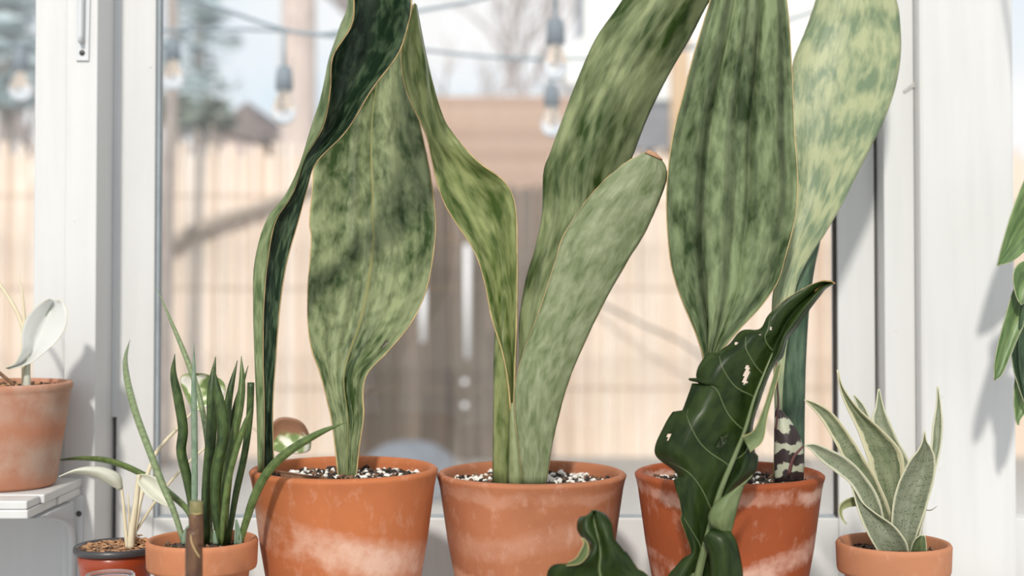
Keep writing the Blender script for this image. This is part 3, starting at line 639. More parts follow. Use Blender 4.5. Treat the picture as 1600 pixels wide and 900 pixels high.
# ---------------- PLASTIC POT with white plant
c6 = P(181, 853, 1.47); R6 = 64/F*1.47
t6 = thing('white_foliage_plant', (c6.x, c6.y, BZ), 'ghost-white leaved plant in brown plastic pot with black rim and bark', 'potted plant')
PLAST = plain('brown_plastic', (150, 62, 34), .28, .08, 20, bmp=0); BLK = plain('black_plastic', (62, 60, 62), .35, .1, 20, bmp=0)
H6 = c6.z-BZ; bb = (c6.x, c6.y, BZ)
lathe('pot', [(R6*.62, 0), (R6*.64, .002), (R6*.86, H6-.022), (R6*.862, H6-.02), (R6*.885, H6-.018), (R6*.90, H6-.002), (R6*.86, H6-.002), (R6*.80, H6-.03), (R6*.58, .006), (.001, .006)], bb, PLAST, t6, 48)
lathe('pot_rim', [(R6*.905, H6-.006), (R6*.985, H6-.0055), (R6, H6-.003), (R6*.99, H6), (R6*.955, H6+.0015), (R6*.90, H6+.0005), (R6*.87, H6-.002), (R6*.87, H6-.006), (R6*.905, H6-.006)], bb, BLK, t6, 48, False, False)
soil(t6, c6, R6*.84, c6.z-.001, 620, [CHIP, CHIPD, SOILB], (.66, .18, .16), .0007, .0018, 41, True)
rnd = random.Random(5); bm = bmesh.new()      # mound of bark at the right
for _ in range(320):
    a = rnd.uniform(0, 6.28); q = rnd.random()**.6; s = rnd.uniform(.0007, .0017)
    hh = .012*(1-q)
    M = Matrix.Translation((c6.x+.024+.016*q*math.cos(a), c6.y+.002+.02*q*math.sin(a), c6.z+rnd.uniform(0, 1)*hh+.001))@Matrix.Rotation(a*3, 4, 'Z')@Matrix.Rotation(rnd.uniform(-1, 1), 4, 'X')@Matrix.Diagonal((rnd.uniform(1, 2.6), .7, .5, 1))
    bmesh.ops.create_icosphere(bm, subdivisions=1, radius=s, matrix=M)
o = mkobj('bark_mound', bm, CHIP, t6, False); o['kind'] = 'stuff'
GH = leafmat('ghost_leaf', (214, 212, 200), (234, 232, 222), (1, 1), .3, .7, .06, 10, trans=.25, rough=.5)
CREAM = leafmat('cream_stem', (214, 200, 168), (232, 222, 196), (2, 1), .3, .7, .1, 20, trans=.1)
def stem(pts, d, w0, w1, mat, par, name='stem'):
    n = len(pts); ds = spl([(x,) for x in (d if isinstance(d, (list, tuple)) else [d, d])], n)
    return tube(name, [P(x, y, dd[0]) for (x, y), dd in zip(pts, ds)], [(w0+(w1-w0)*i/(n-1))/2/F*1.47 for i in range(n)], mat, par, 8, 22)
stem([(199,856),(196,825),(193,790),(190,762)], [1.46, 1.455], 7, 4, CREAM, t6)
stem([(204,856),(206,830),(212,790),(216,752),(217,742)], [1.455, 1.45], 12, 6, CREAM, t6)
stem([(207,856),(212,820),(222,770),(240,715),(258,690),(275,672)], [1.47, 1.50, 1.55], 8, 6, CREAM, t6)
stem([(275,672),(290,655),(305,640)], [1.55, 1.57], 6, 3, CREAM, t6)
stem([(205,855),(202,820),(200,770)], [1.46, 1.465], 6, 2, CREAM, t6)
leaf('leaf', [(187,766,192,762,1.455),(170,757,187,742,1.45),(150,746,165,731,1.445),(125,740,140,729,1.44),(108,740,118,733,1.437),(92,745,93,744,1.435)], GH, t6, -.008, nu=10, nv=24, thick=.0008, edge=EDGE2, edge_r=.0003)
leaf('leaf', [(214,744,219,741,1.45),(217,757,232,742,1.447),(228,772,250,750,1.443),(244,783,262,765,1.44),(258,790,267,779,1.438),(270,792,271,791,1.437)], GH, t6, .010, nu=10, nv=24, thick=.0008, edge=EDGE2, edge_r=.0003)
def variegated(name, brown, off):
    m, n, l, b = newmat(name); t = n.new('ShaderNodeUVMap'); t.uv_map = 'uv'
    base = mapping(n, l, t.outputs[0], (1, 1, 1), (off, off, 0))
    f = noise(n, l, base, 5, 3); g2 = noise(n, l, base, 9, 2)
    r = ramp(n, [(.44, lin((112, 136, 78))), (.50, lin((178, 190, 140))), (.56, lin((228, 226, 214)))]); l.new(f, r.inputs[0]); col = r.outputs[0]
    un = n.new('ShaderNodeUVMap'); un.uv_map = 'norm'; sp = n.new('ShaderNodeSeparateXYZ'); l.new(un.outputs[0], sp.inputs[0])
    if brown:
        k = n.new('ShaderNodeMapRange'); k.inputs[1].default_value = .50; k.inputs[2].default_value = .62
        l.new(math_(n, l, 'ADD', sp.outputs[0], math_(n, l, 'MULTIPLY', math_(n, l, 'SUBTRACT', g2, .5), .5)), k.inputs[0])
        col = mixc(n, l, k.outputs[0], col, lin((150, 110, 86)))
    l.new(col, b.inputs['Base Color']); b.inputs['Roughness'].default_value = .5; return m
leaf('leaf', [(300,640,308,642,1.57),(290,618,330,632,1.575),(283,600,348,622,1.575),(284,588,352,606,1.572),(298,583,345,593,1.57),(318,584,326,586,1.568)], variegated('variegated_leaf', False, 2), t6, .006, nu=12, nv=20, thick=.0008, edge=L_C, edge_r=.0004)
stem([(212,830),(260,760),(320,700),(380,668),(400,672),(412,690),(425,700)], [1.48, 1.58, 1.60, 1.60], 5, 3, CREAM, t6)
leaf('leaf', [(424,702,420,690,1.595),(436,706,424,668,1.597),(452,708,434,654,1.60),(470,708,455,653,1.60),(483,704,474,662,1.598),(486,694,485,684,1.596)], variegated('variegated_brown_leaf', True, 6), t6, .007, nu=12, nv=20, thick=.0008, edge=SOILB, edge_r=.0004)

# ---------------- clear jar at the bottom edge
cj = P(172, 899, 1.36); Rj = 38/F*1.36; Hj = cj.z-BZ
m, n, l, b = newmat('clear_plastic'); b.inputs['Base Color'].default_value = (.9, .92, .92, 1); b.inputs['Roughness'].default_value = .08; b.inputs['Transmission Weight'].default_value = .9; b.inputs['IOR'].default_value = 1.25
jar = thing('clear_jar', (cj.x, cj.y, BZ), 'rim of a clear jar in front of the brown plastic pot', 'jar')
lathe('body', [(Rj*.9, 0), (Rj*.95, .003), (Rj*.95, Hj-.004), (Rj*.93, Hj-.002), (Rj*.90, Hj-.004), (Rj*.90, .004), (.001, .003)], (cj.x, cj.y, BZ), m, jar, 40)
lathe('rim', [(Rj*.96, Hj-.006), (Rj*1.0, Hj-.005), (Rj*1.0, Hj), (Rj*.96, Hj+.0015), (Rj*.9, Hj+.001), (Rj*.9, Hj-.0015), (Rj*.958, Hj-.0025)], (cj.x, cj.y, BZ), m, jar, 40, False, False)

# ---------------- SHELF POT with white leaf
c7 = P(8, 597, 1.565); R7 = 101/F*1.565; zb7 = zs1+.0012; H7 = c7.z-zb7
t7 = thing('white_leaf_plant', (c7.x, c7.y, zb7), 'weathered terracotta pot on the shelf with one cupped white leaf', 'potted plant')
lathe('pot', [(R7*.70, 0), (R7*.73, .001), (R7*.77, .004), (R7*.97, H7*.90), (R7*.985, H7*.93), (R7*1.0, H7*.945), (R7, H7-.002), (R7*.985, H7), (R7*.92, H7), (R7*.90, H7-.006), (R7*.85, H7*.7), (R7*.68, .01), (.001, .01)], (c7.x, c7.y, zb7), terracotta('terracotta_weathered', (184, 126, 98), (190, 170, 154), zb7, c7.z, [(.85, .3, 0), (.3, .25, 1)], 5, None, (150, 96, 62), strength=.75), t7, 56)
soil(t7, c7, R7*.89, c7.z-.006, 240, [SOILB, SOILD, CHIP], (.4, .4, .2), .001, .0026, 51)
stem([(42,604),(43,575),(44,545)], [1.55, 1.55], 13, 7, GH, t7)
stem([(38,604),(37,560),(36,515),(20,475),(-4,440)], [1.56, 1.56, 1.56], 9, 6, CREAM, t7)
stem([(37,520),(38,495),(35,460),(30,434)], [1.56, 1.56], 7, 2, CREAM, t7)
stem([(-10,575),(8,590),(22,602)], [1.53, 1.53], 6, 6, SOILB, t7, 'twig')
m, n, l, b = newmat('white_leaf'); b.inputs['Roughness'].default_value = .5
un = n.new('ShaderNodeUVMap'); un.uv_map = 'norm'; sp = n.new('ShaderNodeSeparateXYZ'); l.new(un.outputs[0], sp.inputs[0])
du = math_(n, l, 'DIVIDE', math_(n, l, 'SUBTRACT', sp.outputs[0], .44), .05); dv = math_(n, l, 'DIVIDE', math_(n, l, 'SUBTRACT', sp.outputs[1], .82), .12)
k = math_(n, l, 'LESS_THAN', math_(n, l, 'ADD', math_(n, l, 'MULTIPLY', du, du), math_(n, l, 'MULTIPLY', dv, dv)), 1)
l.new(mixc(n, l, math_(n, l, 'MULTIPLY', k, .7), lin((230, 231, 228)), lin((132, 146, 112))), b.inputs['Base Color'])
tr = n.new('ShaderNodeBsdfTranslucent'); tr.inputs[0].default_value = lin((230, 231, 228)); ms = n.new('ShaderNodeMixShader'); ms.inputs[0].default_value = .3
l.new(b.outputs[0], ms.inputs[1]); l.new(tr.outputs[0], ms.inputs[2]); l.new(ms.outputs[0], n['Material Output'].inputs[0])
rows = [[(8,575),(12,576),(16,577),1.545],[(24,567),(34,568),(46,568),1.545],[(34,545),(52,548),(70,550),1.545],[(34,522),(58,530),(90,532),1.545],[(40,500),(66,512),(103,510),1.545],[(52,483),(74,495),(105,490),1.545],[(66,472),(80,482),(100,474),1.548],[(77,467),(84,470),(92,468),1.55]]
rr = []
for l_, m_, r_, d in rows: rr.append([(l_[0], l_[1], d-.012), ((l_[0]+m_[0])/2, (l_[1]+m_[1])/2, d-.004), (m_[0], m_[1], d+.006), ((m_[0]+r_[0])/2, (m_[1]+r_[1])/2, d-.003), (r_[0], r_[1], d-.014)])
leaf_grid('leaf', rr, m, t7, 14, 30, .0008, EDGE2, .0003)

# ---------------- FRONT PLANT with big dark scalloped leaves (stands on the floor before the bench)
fp = Vector((WX(1040, 1.16), 1.18, 0))
t8 = thing('philodendron', fp, 'dark glossy torn-leaved philodendron rising in front of the right pots', 'plant')
lathe('pot', collar_profile(.11, .2, .05), fp, terracotta('terracotta_floor_large', (190, 112, 76), (218, 170, 142), 0, .2, [], 6), t8, 48)
lathe('soil', [(.001, .183), (.05, .185), (.098, .18)], fp, SOILM, t8, 24, False, False)
J1 = leafmat('philodendron_leaf', (24, 38, 12), (50, 66, 28), (.8, .8), .35, .68, .15, 6, blot=.4, off=1, rough=.34, spec=.2, trans=.06)
J2 = leafmat('philodendron_underside', (88, 104, 62), (124, 136, 94), (.8, .8), .35, .68, .15, 6, off=3, rough=.5, trans=.1)
VEIN = leafmat('philodendron_vein', (92, 106, 66), (118, 130, 90), (1, 1), .3, .7, 0, rough=.4)
DJ = 1.295
jr = [ # left, mid, right (base of blade to tip)
 [(1020,945),(1082,950),(1150,955)],[(1040,905),(1088,915),(1158,905)],[(1066,874),(1096,882),(1155,868)],[(1080,862),(1103,850),(1141,836)],[(1066,822),(1112,812),(1136,806)],[(1056,770),(1124,772),(1146,768)],
 [(1048,738),(1140,735),(1178,742)],[(1019,708),(1152,705),(1184,716)],[(1037,664),(1163,675),(1176,672)],[(1062,630),(1170,650),(1180,648)],[(1082,598),(1178,624),(1186,630)],[(1076,592),(1183,612),(1192,612)],[(1090,570),(1192,588),(1203,583)],[(1112,548),(1200,568),(1212,567)],
 [(1133,537),(1207,552),(1222,558)],[(1156,517),(1213,538),(1227,541)],[(1187,514),(1220,523),(1231,528)],[(1201,492),(1229,505),(1245,512)],[(1226,469),(1246,482),(1262,487)],[(1252,453),(1266,462),(1281,462)],[(1280,440),(1285,446),(1290,451)],[(1300,440),(1302,442),(1303,443)]]
rows = []
for i, (a_, m_, c_) in enumerate(jr):
    d = DJ + .03*(i/21) ; wl = (m_[0]-a_[0])/140
    rows.append([(a_[0], a_[1], d+.010*wl), (a_[0]*.66+m_[0]*.34, a_[1]*.66+m_[1]*.34, d-.012*wl), (a_[0]*.3+m_[0]*.7, a_[1]*.3+m_[1]*.7, d-.006*wl+.002), (m_[0], m_[1], d+.007), ((m_[0]+c_[0])/2, (m_[1]+c_[1])/2, d-.004), (c_[0], c_[1], d+.006)])
jl = leaf_grid('leaf', rows, J1, t8, 58, 170, .0012, EDGE, .00035, wav=.0034, seed=4, jag=(13, 12), back=J2, holes=[(1166,586,4.5,17,.2), (1043,682,3,4,0), (1148,536,5,3,0), (1205,513,2.5,3,0), (1187,522,2,2,0), (1062,855,1,1,0), (1127,689,5,11,.5)])
tube('midrib', [Vector((fp.x+.01, fp.y, .18)), Vector((fp.x+.02, fp.y+.03, .45))]+[P(x, y, DJ-.004+dd) for x, y, dd in ((1082,960,0),(1090,905,0),(1103,850,.002),(1124,772,.003),(1148,712,.005),(1163,675,.007),(1178,624,.011),(1192,588,.014),(1207,552,.017))], [.0055, .005, .0046, .004, .0034, .0026, .0022, .0018, .0014, .0010, .0006], VEIN, t8, 10, 60)
G_ = leaf_grid.G
for side, j0, j1 in ((0, 22, 34), (0, 32, 46), (0, 42, 58), (0, 53, 68), (0, 63, 80), (0, 12, 22), (1, 14, 20), (1, 34, 42), (0, 74, 88)):
    im = 34; j0, j1 = j0*1.55, j1*1.55; pts = []
    for q in range(12):
        t_ = q/11; jj = j0+(j1-j0)*t_**1.3; ii = im+(1-im)*t_*.92 if side == 0 else im+(55-im)*t_*.9
        j_, i_ = int(jj), int(ii); fj, fi = jj-j_, ii-i_
        p_ = G_[j_][i_]*(1-fj)*(1-fi)+G_[j_+1][i_]*fj*(1-fi)+G_[j_][i_+1]*(1-fj)*fi+G_[j_+1][i_+1]*fj*fi
        pts.append(p_+Vector((0, -.0009, 0)))
    tube('vein', pts, [.0009*(1-.75*q/11) for q in range(12)], VEIN, t8, 6)
tube('leaf_tip', [G_[156][30], G_[161][30], G_[165][30], P(1297, 440, DJ+.03), P(1305, 443, DJ+.03)], [.004, .0045, .003, .0012, .0005], plain('orange_tip', (206, 152, 96), .7), t8, 8, 14, .3)
# folded-over lobes showing the paler underside
leaf('leaf_lobe', [(1152,770,1176,742,1.2840),(1122,782,1164,756,1.2790),(1108,802,1155,782,1.2760),(1108,818,1148,810,1.2760),(1120,828,1142,834,1.2790)], J2, t8, -.008, nu=14, nv=20, thick=.001, edge=EDGE, edge_r=.0003)
leaf('leaf_lobe', [(1160,682,1172,706,1.2870),(1178,672,1192,688,1.2950),(1192,640,1200,646,1.3070),(1205,600,1212,604,1.3170),(1213,572,1220,570,1.3230)], J2, t8, .004, nu=10, nv=20, thick=.001, edge=EDGE, edge_r=.0003)
leaf('leaf_lobe', [(1098,842,1112,826,1.2780),(1108,870,1142,832,1.2740),(1108,905,1156,868,1.2730),(1100,945,1160,915,1.2750),(1095,980,1145,970,1.2800)], J1, t8, -.008, nu=14, nv=22, thick=.001, edge=EDGE, edge_r=.0003)
# lower dark leaf
DK = 1.215
kr = [[(905,1000),(990,990),(1090,985),0],[(862,940),(960,945),(1050,940),0],[(852,905),(940,915),(1018,903),-.002],[(862,884),(930,893),(1000,888),-.004],[(893,880),(938,878),(984,869),-.006],[(914,868),(940,862),(973,857),-.006],[(919,852),(940,850),(960,843),-.004],[(911,842),(936,836),(957,830),-.002],[(902,828),(930,824),(955,818),0],[(905,810),(928,812),(947,805),.003],[(917,806),(928,802),(938,800),.005],[(926,797),(928,797),(930,797),.006]]
rows = [[(a[0], a[1], DK+z+.010), ((a[0]+m_[0])/2, (a[1]+m_[1])/2, DK+z-.002), (m_[0], m_[1], DK+z+.004), ((m_[0]+c[0])/2, (m_[1]+c[1])/2, DK+z-.003), (c[0], c[1], DK+z+.006)] for a, m_, c, z in kr]
leaf_grid('leaf', rows, J1, t8, 22, 50, .0012, EDGE, .0003, wav=.002, seed=6, jag=(5, 9))
tube('midrib', [Vector((fp.x-.01, fp.y, .18)), Vector((fp.x-.02, fp.y, .6)), P(985,990,DK-.001), P(940,905,DK-.001), P(938,862,DK-.003), P(928,812,DK+.004)], [.005, .0045, .003, .0014, .001, .0005], VEIN, t8, 8, 30)
leaf('leaf_lobe', [(885,884,888,879,1.2070),(905,881,900,872,1.2050),(918,868,908,858,1.2040),(919,852,912,848,1.2060),(912,841,908,840,1.2090)], J2, t8, .004, nu=8, nv=16, thick=.001, edge=EDGE, edge_r=.0003)

# ---------------- HANGING PLANT at right edge
hp = P(1640, 300, 1.55)
t9 = thing('hanging_plant', Vector((hp.x, 1.52, ZT-.25)), 'green trailing plant hanging at the right edge before the post', 'plant')
HL = leafmat('hanging_leaf', (76, 104, 58), (122, 146, 92), (.8, .6), .35, .66, .3, 10, off=2, rough=.4)
HD = leafmat('hanging_leaf_dark', (38, 58, 40), (70, 92, 62), (.8, .6), .35, .66, .2, 10, off=5, rough=.35)
hb = Vector((hp.x+.02, 1.52, ZT-.25))
lathe('basket', [(.03, 0), (.06, .01), (.085, .08), (.09, .1), (.085, .1), (.06, .02), (.001, .015)], hb, BLK, t9, 32)
lathe('soil', [(.001, .093), (.083, .09)], hb, SOILM, t9, 20, False, False)
for a in range(3): tube('hanger_wire', [hb+Vector((.085*math.cos(a*2.09), .085*math.sin(a*2.09), .098)), hb+Vector((0, .09, .25))], [.0012]*2, SCREW, t9, 6)
tube('vine', [hb+Vector((-.03, 0, .092)), hb+Vector((-.1, -.02, .08)), P(1640, 120, 1.53), P(1622, 330, 1.53), P(1598, 480, 1.535), P(1592, 560, 1.535), P(1604, 640, 1.535)], [.003, .003, .003, .0028, .0022, .0018, .001], HD, t9, 8, 40)
kk = dict(nu=12, nv=24, thick=.0014, edge=EDGE2, edge_r=.0003)
leaf('leaf', [(1640,250,1680,275,1.55),(1612,262,1670,330,1.545),(1594,296,1640,372,1.54),(1578,340,1606,390,1.535),(1565,385,1582,408,1.53),(1558,415,1559,415,1.528)], HL, t9, .010, **kk)
leaf('leaf', [(1605,425,1625,450,1.545),(1585,450,1608,490,1.54),(1572,490,1594,520,1.535),(1561,530,1578,558,1.53),(1554,565,1566,585,1.527),(1553,594,1555,594,1.525)], HL, t9, .006, **kk)
leaf('leaf', [(1620,400,1640,430,1.53),(1592,412,1615,450,1.525),(1583,430,1600,472,1.522),(1586,456,1596,476,1.52),(1592,472,1594,474,1.52)], HL, t9, .005, **kk)
leaf('leaf', [(1596,500,1640,500,1.545),(1581,535,1625,540,1.54),(1582,570,1615,580,1.538),(1590,600,1606,606,1.536),(1600,628,1602,628,1.535)], HD, t9, .008, **kk)
leaf('leaf', [(1600,545,1625,560,1.552),(1588,580,1615,600,1.55),(1584,620,1604,640,1.548),(1586,650,1594,656,1.546),(1590,664,1592,664,1.545)], HL, t9, .005, **kk)

# ================================================================== OUTSIDE
g = box('ground', -25, 25, 1.82, 45, -.2, 0, plain('gravel', (158, 156, 152), .95, .35, 60), None, 0); tag(g, 'grey gravel garden ground outside the windows', 'ground', kind='structure')
REED = randmat('reed_tan', [(222, 196, 172), (240, 222, 204), (246, 232, 218), (230, 206, 184), (248, 236, 224), (206, 178, 154)])
REEDG = randmat('reed_shade_grey', [(96, 86, 76), (122, 112, 100), (138, 126, 114), (106, 94, 84)])  # shade on one fence stretch put into the reed colour
TIE = plain('tie_wire', (170, 146, 122), .8)
def pole_mesh(name, mat, r, h, top):
    bm = bmesh.new(); prof = [(r, 0), (r*.98, h*.33), (r*1.1, h*.335), (r*.98, h*.34), (r*.94, h*.7), (r*1.06, h*.705), (r*.94, h*.71), (r*.85, h)]
    rg = lathe_bm(bm, prof, (0, 0, 0), 8); bm.faces.new(rg[-1])
    me = bpy.data.meshes.new(name); bm.to_mesh(me); bm.free(); me.materials.append(mat); me.polygons.foreach_set('use_smooth', [True]*len(me.polygons)); return me
def reed_fence(label, x0, x1, y, top, mat, pitch, r, group, jit=.06, kinds=6, mname='reed'):
    t = thing('reed_fence', ((x0+x1)/2, y, 0), label, 'fence', group)
    ms = [pole_mesh('reed', mat, r*random.uniform(.85, 1.15), top+random.uniform(-jit, jit), 0) for _ in range(kinds)]
    x = x0; i = 0
    while x < x1:
        o = bpy.data.objects.new('reed', random.choice(ms)); COL.objects.link(o); o.parent = t
        o.location = (x-(x0+x1)/2, random.uniform(-.008, .008), 0); o.rotation_euler = (0, random.uniform(-.008, .008), random.uniform(0, 6))
        x += pitch*random.uniform(.85, 1.1); i += 1
    for z in (.45, 1.1, top-.35):
        tube('tie_wire', [Vector((x0, y-r-.012, z)), Vector((x1, y-r-.012, z))], [.003]*2, TIE, t, 5)
    return t
FY = 9.0
reed_fence('tan reed fence seen left through the window', WX(-820, FY), WX(575, FY), FY, WZ(222, FY), REED, .028, .017, 'reed fence sections outside', .11)
reed_fence('tan reed fence seen right of the shade-grey stretch', WX(862, FY), WX(1880, FY), FY, WZ(236, FY), REED, .028, .017, 'reed fence sections outside', .05)
reed_fence('reed fence stretch with its shade coloured grey, between the tan fences', WX(548, 8.85), WX(862, 8.85), 8.85, WZ(292, 8.85), REEDG, .034, .02, 'reed fence sections outside', .02)
BARK = plain('bark_grey', (158, 148, 142), .95, .25, 6, stretch=(4, 4, 1)); BARKP = plain('bark_pinkish', (204, 188, 180), .95, .2, 5, stretch=(4, 4, 1))
# slim tree trunk; diagonal fence shadow built as a grey bar
def simple_tree(name, base, pts, rad, mat, label, group=None):
    t = thing(name, base, label, 'tree', group)
    tube('trunk', pts, rad, mat, t, 12, 24)
    return t
tt = simple_tree('slim_tree', Vector((WX(262, 8.5), 8.5, 0)), [Vector((WX(256, 8.5), 8.5, 0)), P(258, 450, 8.5), P(264, 250, 8.5), P(270, 60, 8.5), P(262, -200, 8.5)], [.055, .05, .045, .04, .03], BARK, 'slim grey trunk before the left end of the reed fence')
lb_ = thing('fence_shadow', Vector((WX(240, 8.7), 8.7, 0)), 'cast shadow slanting across the left reed fence, built as a grey bar', 'shadow_bar')
tube('shadow_bar', [P(150, 440, 8.93), P(250, 388, 8.92), P(330, 350, 8.92), P(440, 312, 8.93), P(530, 270, 8.94)], [.03, .045, .045, .03, .015], plain('fence_shadow_grey', (158, 146, 134), .95), lb_, 10, 20)  # cast shadow on the reeds, put in as a solid grey bar
tube('shadow_bar_prop', [Vector((P(250, 388, 8.92).x, 8.92, 0)), P(250, 388, 8.92)], [.03, .025], BARK, lb_, 8)
tw = thing('guy_wire', Vector((WX(1000, 8.6), 8.6, 0)), 'thin dark wire slanting before the right reed fence', 'wire')
tube('wire', [P(900, 455, 8.9), P(1000, 505, 8.7), P(1100, 560, 8.6), Vector((WX(1260, 8.5), 8.5, 0))], [.008]*4, SCREW, tw, 6, 12)
big = simple_tree('large_tree', Vector((WX(465, 12), 12, 0)), [Vector((WX(468, 12), 12, 0)), P(466, 300, 12), P(466, 120, 12), P(468, -150, 12)], [.2, .175, .155, .14], BARKP, 'thick pale trunk rising behind the left fence')
# conifer-like foliage
def foliage_tree(name, cpx, cpy, d, wpx, hpx, n, mat, label, size=.16, seed=1):
    rnd = random.Random(seed); c = P(cpx, cpy, d); sx, sz = wpx/F*d, hpx/F*d
    t = thing(name, Vector((c.x, d, 0)), label, 'tree', 'trees beyond the fence')
    tube('trunk', [Vector((c.x, d, 0)), c, c+Vector((0, 0, sz*.8))], [.12, .08, .02], BARK, t, 8)
    bm = bmesh.new()
    for _ in range(n):
        a = rnd.uniform(0, 6.28); q = rnd.gauss(0, .42); z = rnd.uniform(-1, 1); wz = 1-.55*max(0, z)
        p = c+Vector((q*sx*wz*(1 if abs(q) < 1 else .5), rnd.gauss(0, .4)*sx, z*sz)); s = size*rnd.uniform(.5, 1.2)
        M = Matrix.Translation(p)@Matrix.Rotation(rnd.uniform(0, 6), 4, 'Z')@Matrix.Rotation(rnd.uniform(0, 3), 4, 'X')
        vs = [bm.verts.new(M@Vector(v)) for v in ((-s, 0, 0), (0, -s*.3, 0), (s, 0, s*.2), (0, s*.3, 0))]; bm.faces.new(vs)
    o = mkobj('foliage', bm, mat, t, False); o['kind'] = 'stuff'
    return t
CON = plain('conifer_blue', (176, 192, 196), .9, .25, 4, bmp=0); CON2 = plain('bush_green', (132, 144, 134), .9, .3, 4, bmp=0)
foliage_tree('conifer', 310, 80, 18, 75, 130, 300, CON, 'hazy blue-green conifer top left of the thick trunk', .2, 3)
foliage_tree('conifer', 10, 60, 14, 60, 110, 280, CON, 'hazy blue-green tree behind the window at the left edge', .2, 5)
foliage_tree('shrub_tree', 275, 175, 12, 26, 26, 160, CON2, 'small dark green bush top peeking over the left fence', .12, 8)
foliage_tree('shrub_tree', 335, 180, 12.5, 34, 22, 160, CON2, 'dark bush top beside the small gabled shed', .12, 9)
# bare trees
BARE = plain('bare_bark', (176, 166, 164), .95, .15, 6)
def bare_tree(px, d, ztop, label, seed):
    rnd = random.Random(seed); b0 = Vector((WX(px, d), d, 0)); t = thing('bare_tree', b0, label, 'tree', 'trees beyond the fence')
    bm = bmesh.new(); uvl = bm.loops.layers.uv.new('uv')
    def grow(p, dr, ln, r, dep):
        q = p+dr*ln; mid_ = p+dr*ln*.5+Vector((rnd.uniform(-.05, .05), 0, rnd.uniform(-.02, .05)))*ln
        tube_bm(bm, [p, mid_, q], [r, r*.85, r*.7], 6, 1, uvl)
        if dep == 0: return
        for _ in range(3 if dep > 1 else 2):
            nd = (dr+Vector((rnd.uniform(-.7, .7), rnd.uniform(-.5, .5), rnd.uniform(-.1, .5)))).normalized()
            grow(q if rnd.random() < .7 else mid_, nd, ln*rnd.uniform(.6, .8), r*.6, dep-1)
    grow(b0, Vector((rnd.uniform(-.05, .05), 0, 1)), ztop*.45, .13, 5)
    bmesh.ops.recalc_face_normals(bm, faces=bm.faces); mkobj('branches', bm, BARE, t)
bare_tree(660, 19, 5.5, 'bare branching tree over the brown house, left of centre', 2)
bare_tree(850, 30, 6.0, 'bare branching tree over the brown house, behind the hanging bulbs', 6)
bare_tree(80, 20, 5.5, 'bare branching tree behind the left post', 9)
# houses
def house_boards(name, label, px0, px1, py0, py1, d, mat, bh, zlow=0):
    x0, x1 = WX(px0, d), WX(px1, d); zt = WZ(py0, d); zb = zlow
    t = thing(name, Vector(((x0+x1)/2, d, 0)), label, 'house')
    box('wall_core', x0, x1, d+.03, d+2.5, 0, zt-.02, mat, t, 0)
    zp = zt
    bm = bmesh.new(); add_box(bm, x0-Vector(t.location).x, x1-Vector(t.location).x, -.02, .03, 0, bh*.96, .006); me = bpy.data.meshes.new('siding_board'); bmesh.ops.recalc_face_normals(bm, faces=bm.faces); bm.to_mesh(me); bm.free(); me.materials.append(mat)
    while zp-bh > WZ(py1, d):
        zp -= bh; o = bpy.data.objects.new('siding_board', me); COL.objects.link(o); o.parent = t; o.location = (0, 0, zp)
    return t
BROWN = randmat('brown_siding', [(196, 166, 148), (214, 186, 168), (208, 178, 158), (188, 158, 142)], stretch=(2, 2, 12))
house_boards('brown_house', 'reddish brown boarded house behind the shade-grey fence stretch', 640, 1000, 150, 320, 15, BROWN, .12)
hw = thing('white_house', Vector((WX(1120, 13), 13, 0)), 'white house with slanting white roof edge behind the tall leaves', 'house')
HWH = plain('house_white', (238, 238, 236), .7, .03, 3)
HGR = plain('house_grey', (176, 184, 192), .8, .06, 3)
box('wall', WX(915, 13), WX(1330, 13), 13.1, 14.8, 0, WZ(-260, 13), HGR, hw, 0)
box('white_panel', WX(915, 13), WX(1330, 13), 13.02, 13.09, WZ(75, 13), WZ(-260, 13), HWH, hw, .01)
box('white_panel', WX(1010, 13), WX(1330, 13), 13.02, 13.09, WZ(156, 13), WZ(76, 13), HWH, hw, .01)
def bar(name, p, q, w_, th, mat, par):
    dr = (q-p); ln = dr.length; bm = bmesh.new(); add_box(bm, -ln/2, ln/2, -th/2, th/2, -w_/2, w_/2, .01)
    bmesh.ops.recalc_face_normals(bm, faces=bm.faces)
    rot = dr.to_track_quat('X', 'Z').to_matrix().to_4x4(); bmesh.ops.transform(bm, matrix=Matrix.Translation((p+q)/2)@rot, verts=bm.verts)
    return mkobj(name, bm, mat, par, False)
bar('bargeboard', P(872, 118, 12.7), P(1010, 22, 12.7), .26, .5, HWH, hw)
bar('bargeboard_end', P(876, 104, 12.6), P(898, 138, 12.6), .12, .5, HWH, hw)
sh = thing('grey_shed', Vector((WX(1020, 11), 11, 0)), 'grey shed roof over the fence behind the blunt leaf', 'shed')
GRF = plain('shed_roof_grey', (122, 122, 126), .9, .12, 8)
box('wall', WX(985, 11), WX(1075, 11), 11.0, 12, 0, WZ(232, 11), GRF, sh, .01)
bm = bmesh.new(); x0, x1 = WX(975, 11), WX(1080, 11); z0, z1 = WZ(236, 11), WZ(156, 11)
q = [bm.verts.new(v) for v in ((x0, 10.9, z0), (x1, 10.9, z0), (x1, 11.4, z1), (x0, 11.4, z1), (x0, 12.0, z0), (x1, 12.0, z0))]
for f in ((0, 1, 2, 3), (3, 2, 5, 4), (0, 3, 4), (1, 5, 2), (0, 4, 5, 1)): bm.faces.new([q[i] for i in f])
bmesh.ops.recalc_face_normals(bm, faces=bm.faces); mkobj('roof', bm, GRF, sh, False)
pp = thing('wooden_post', Vector((WX(1064, 10), 10, 0)), 'pale wooden post standing between the tall leaves outside', 'post')
box('shaft', WX(1050, 10), WX(1079, 10), 10, 10.12, 0, WZ(68, 10), plain('post_wood', (206, 178, 146), .8, .12, 12, stretch=(6, 6, 1)), pp, .01)
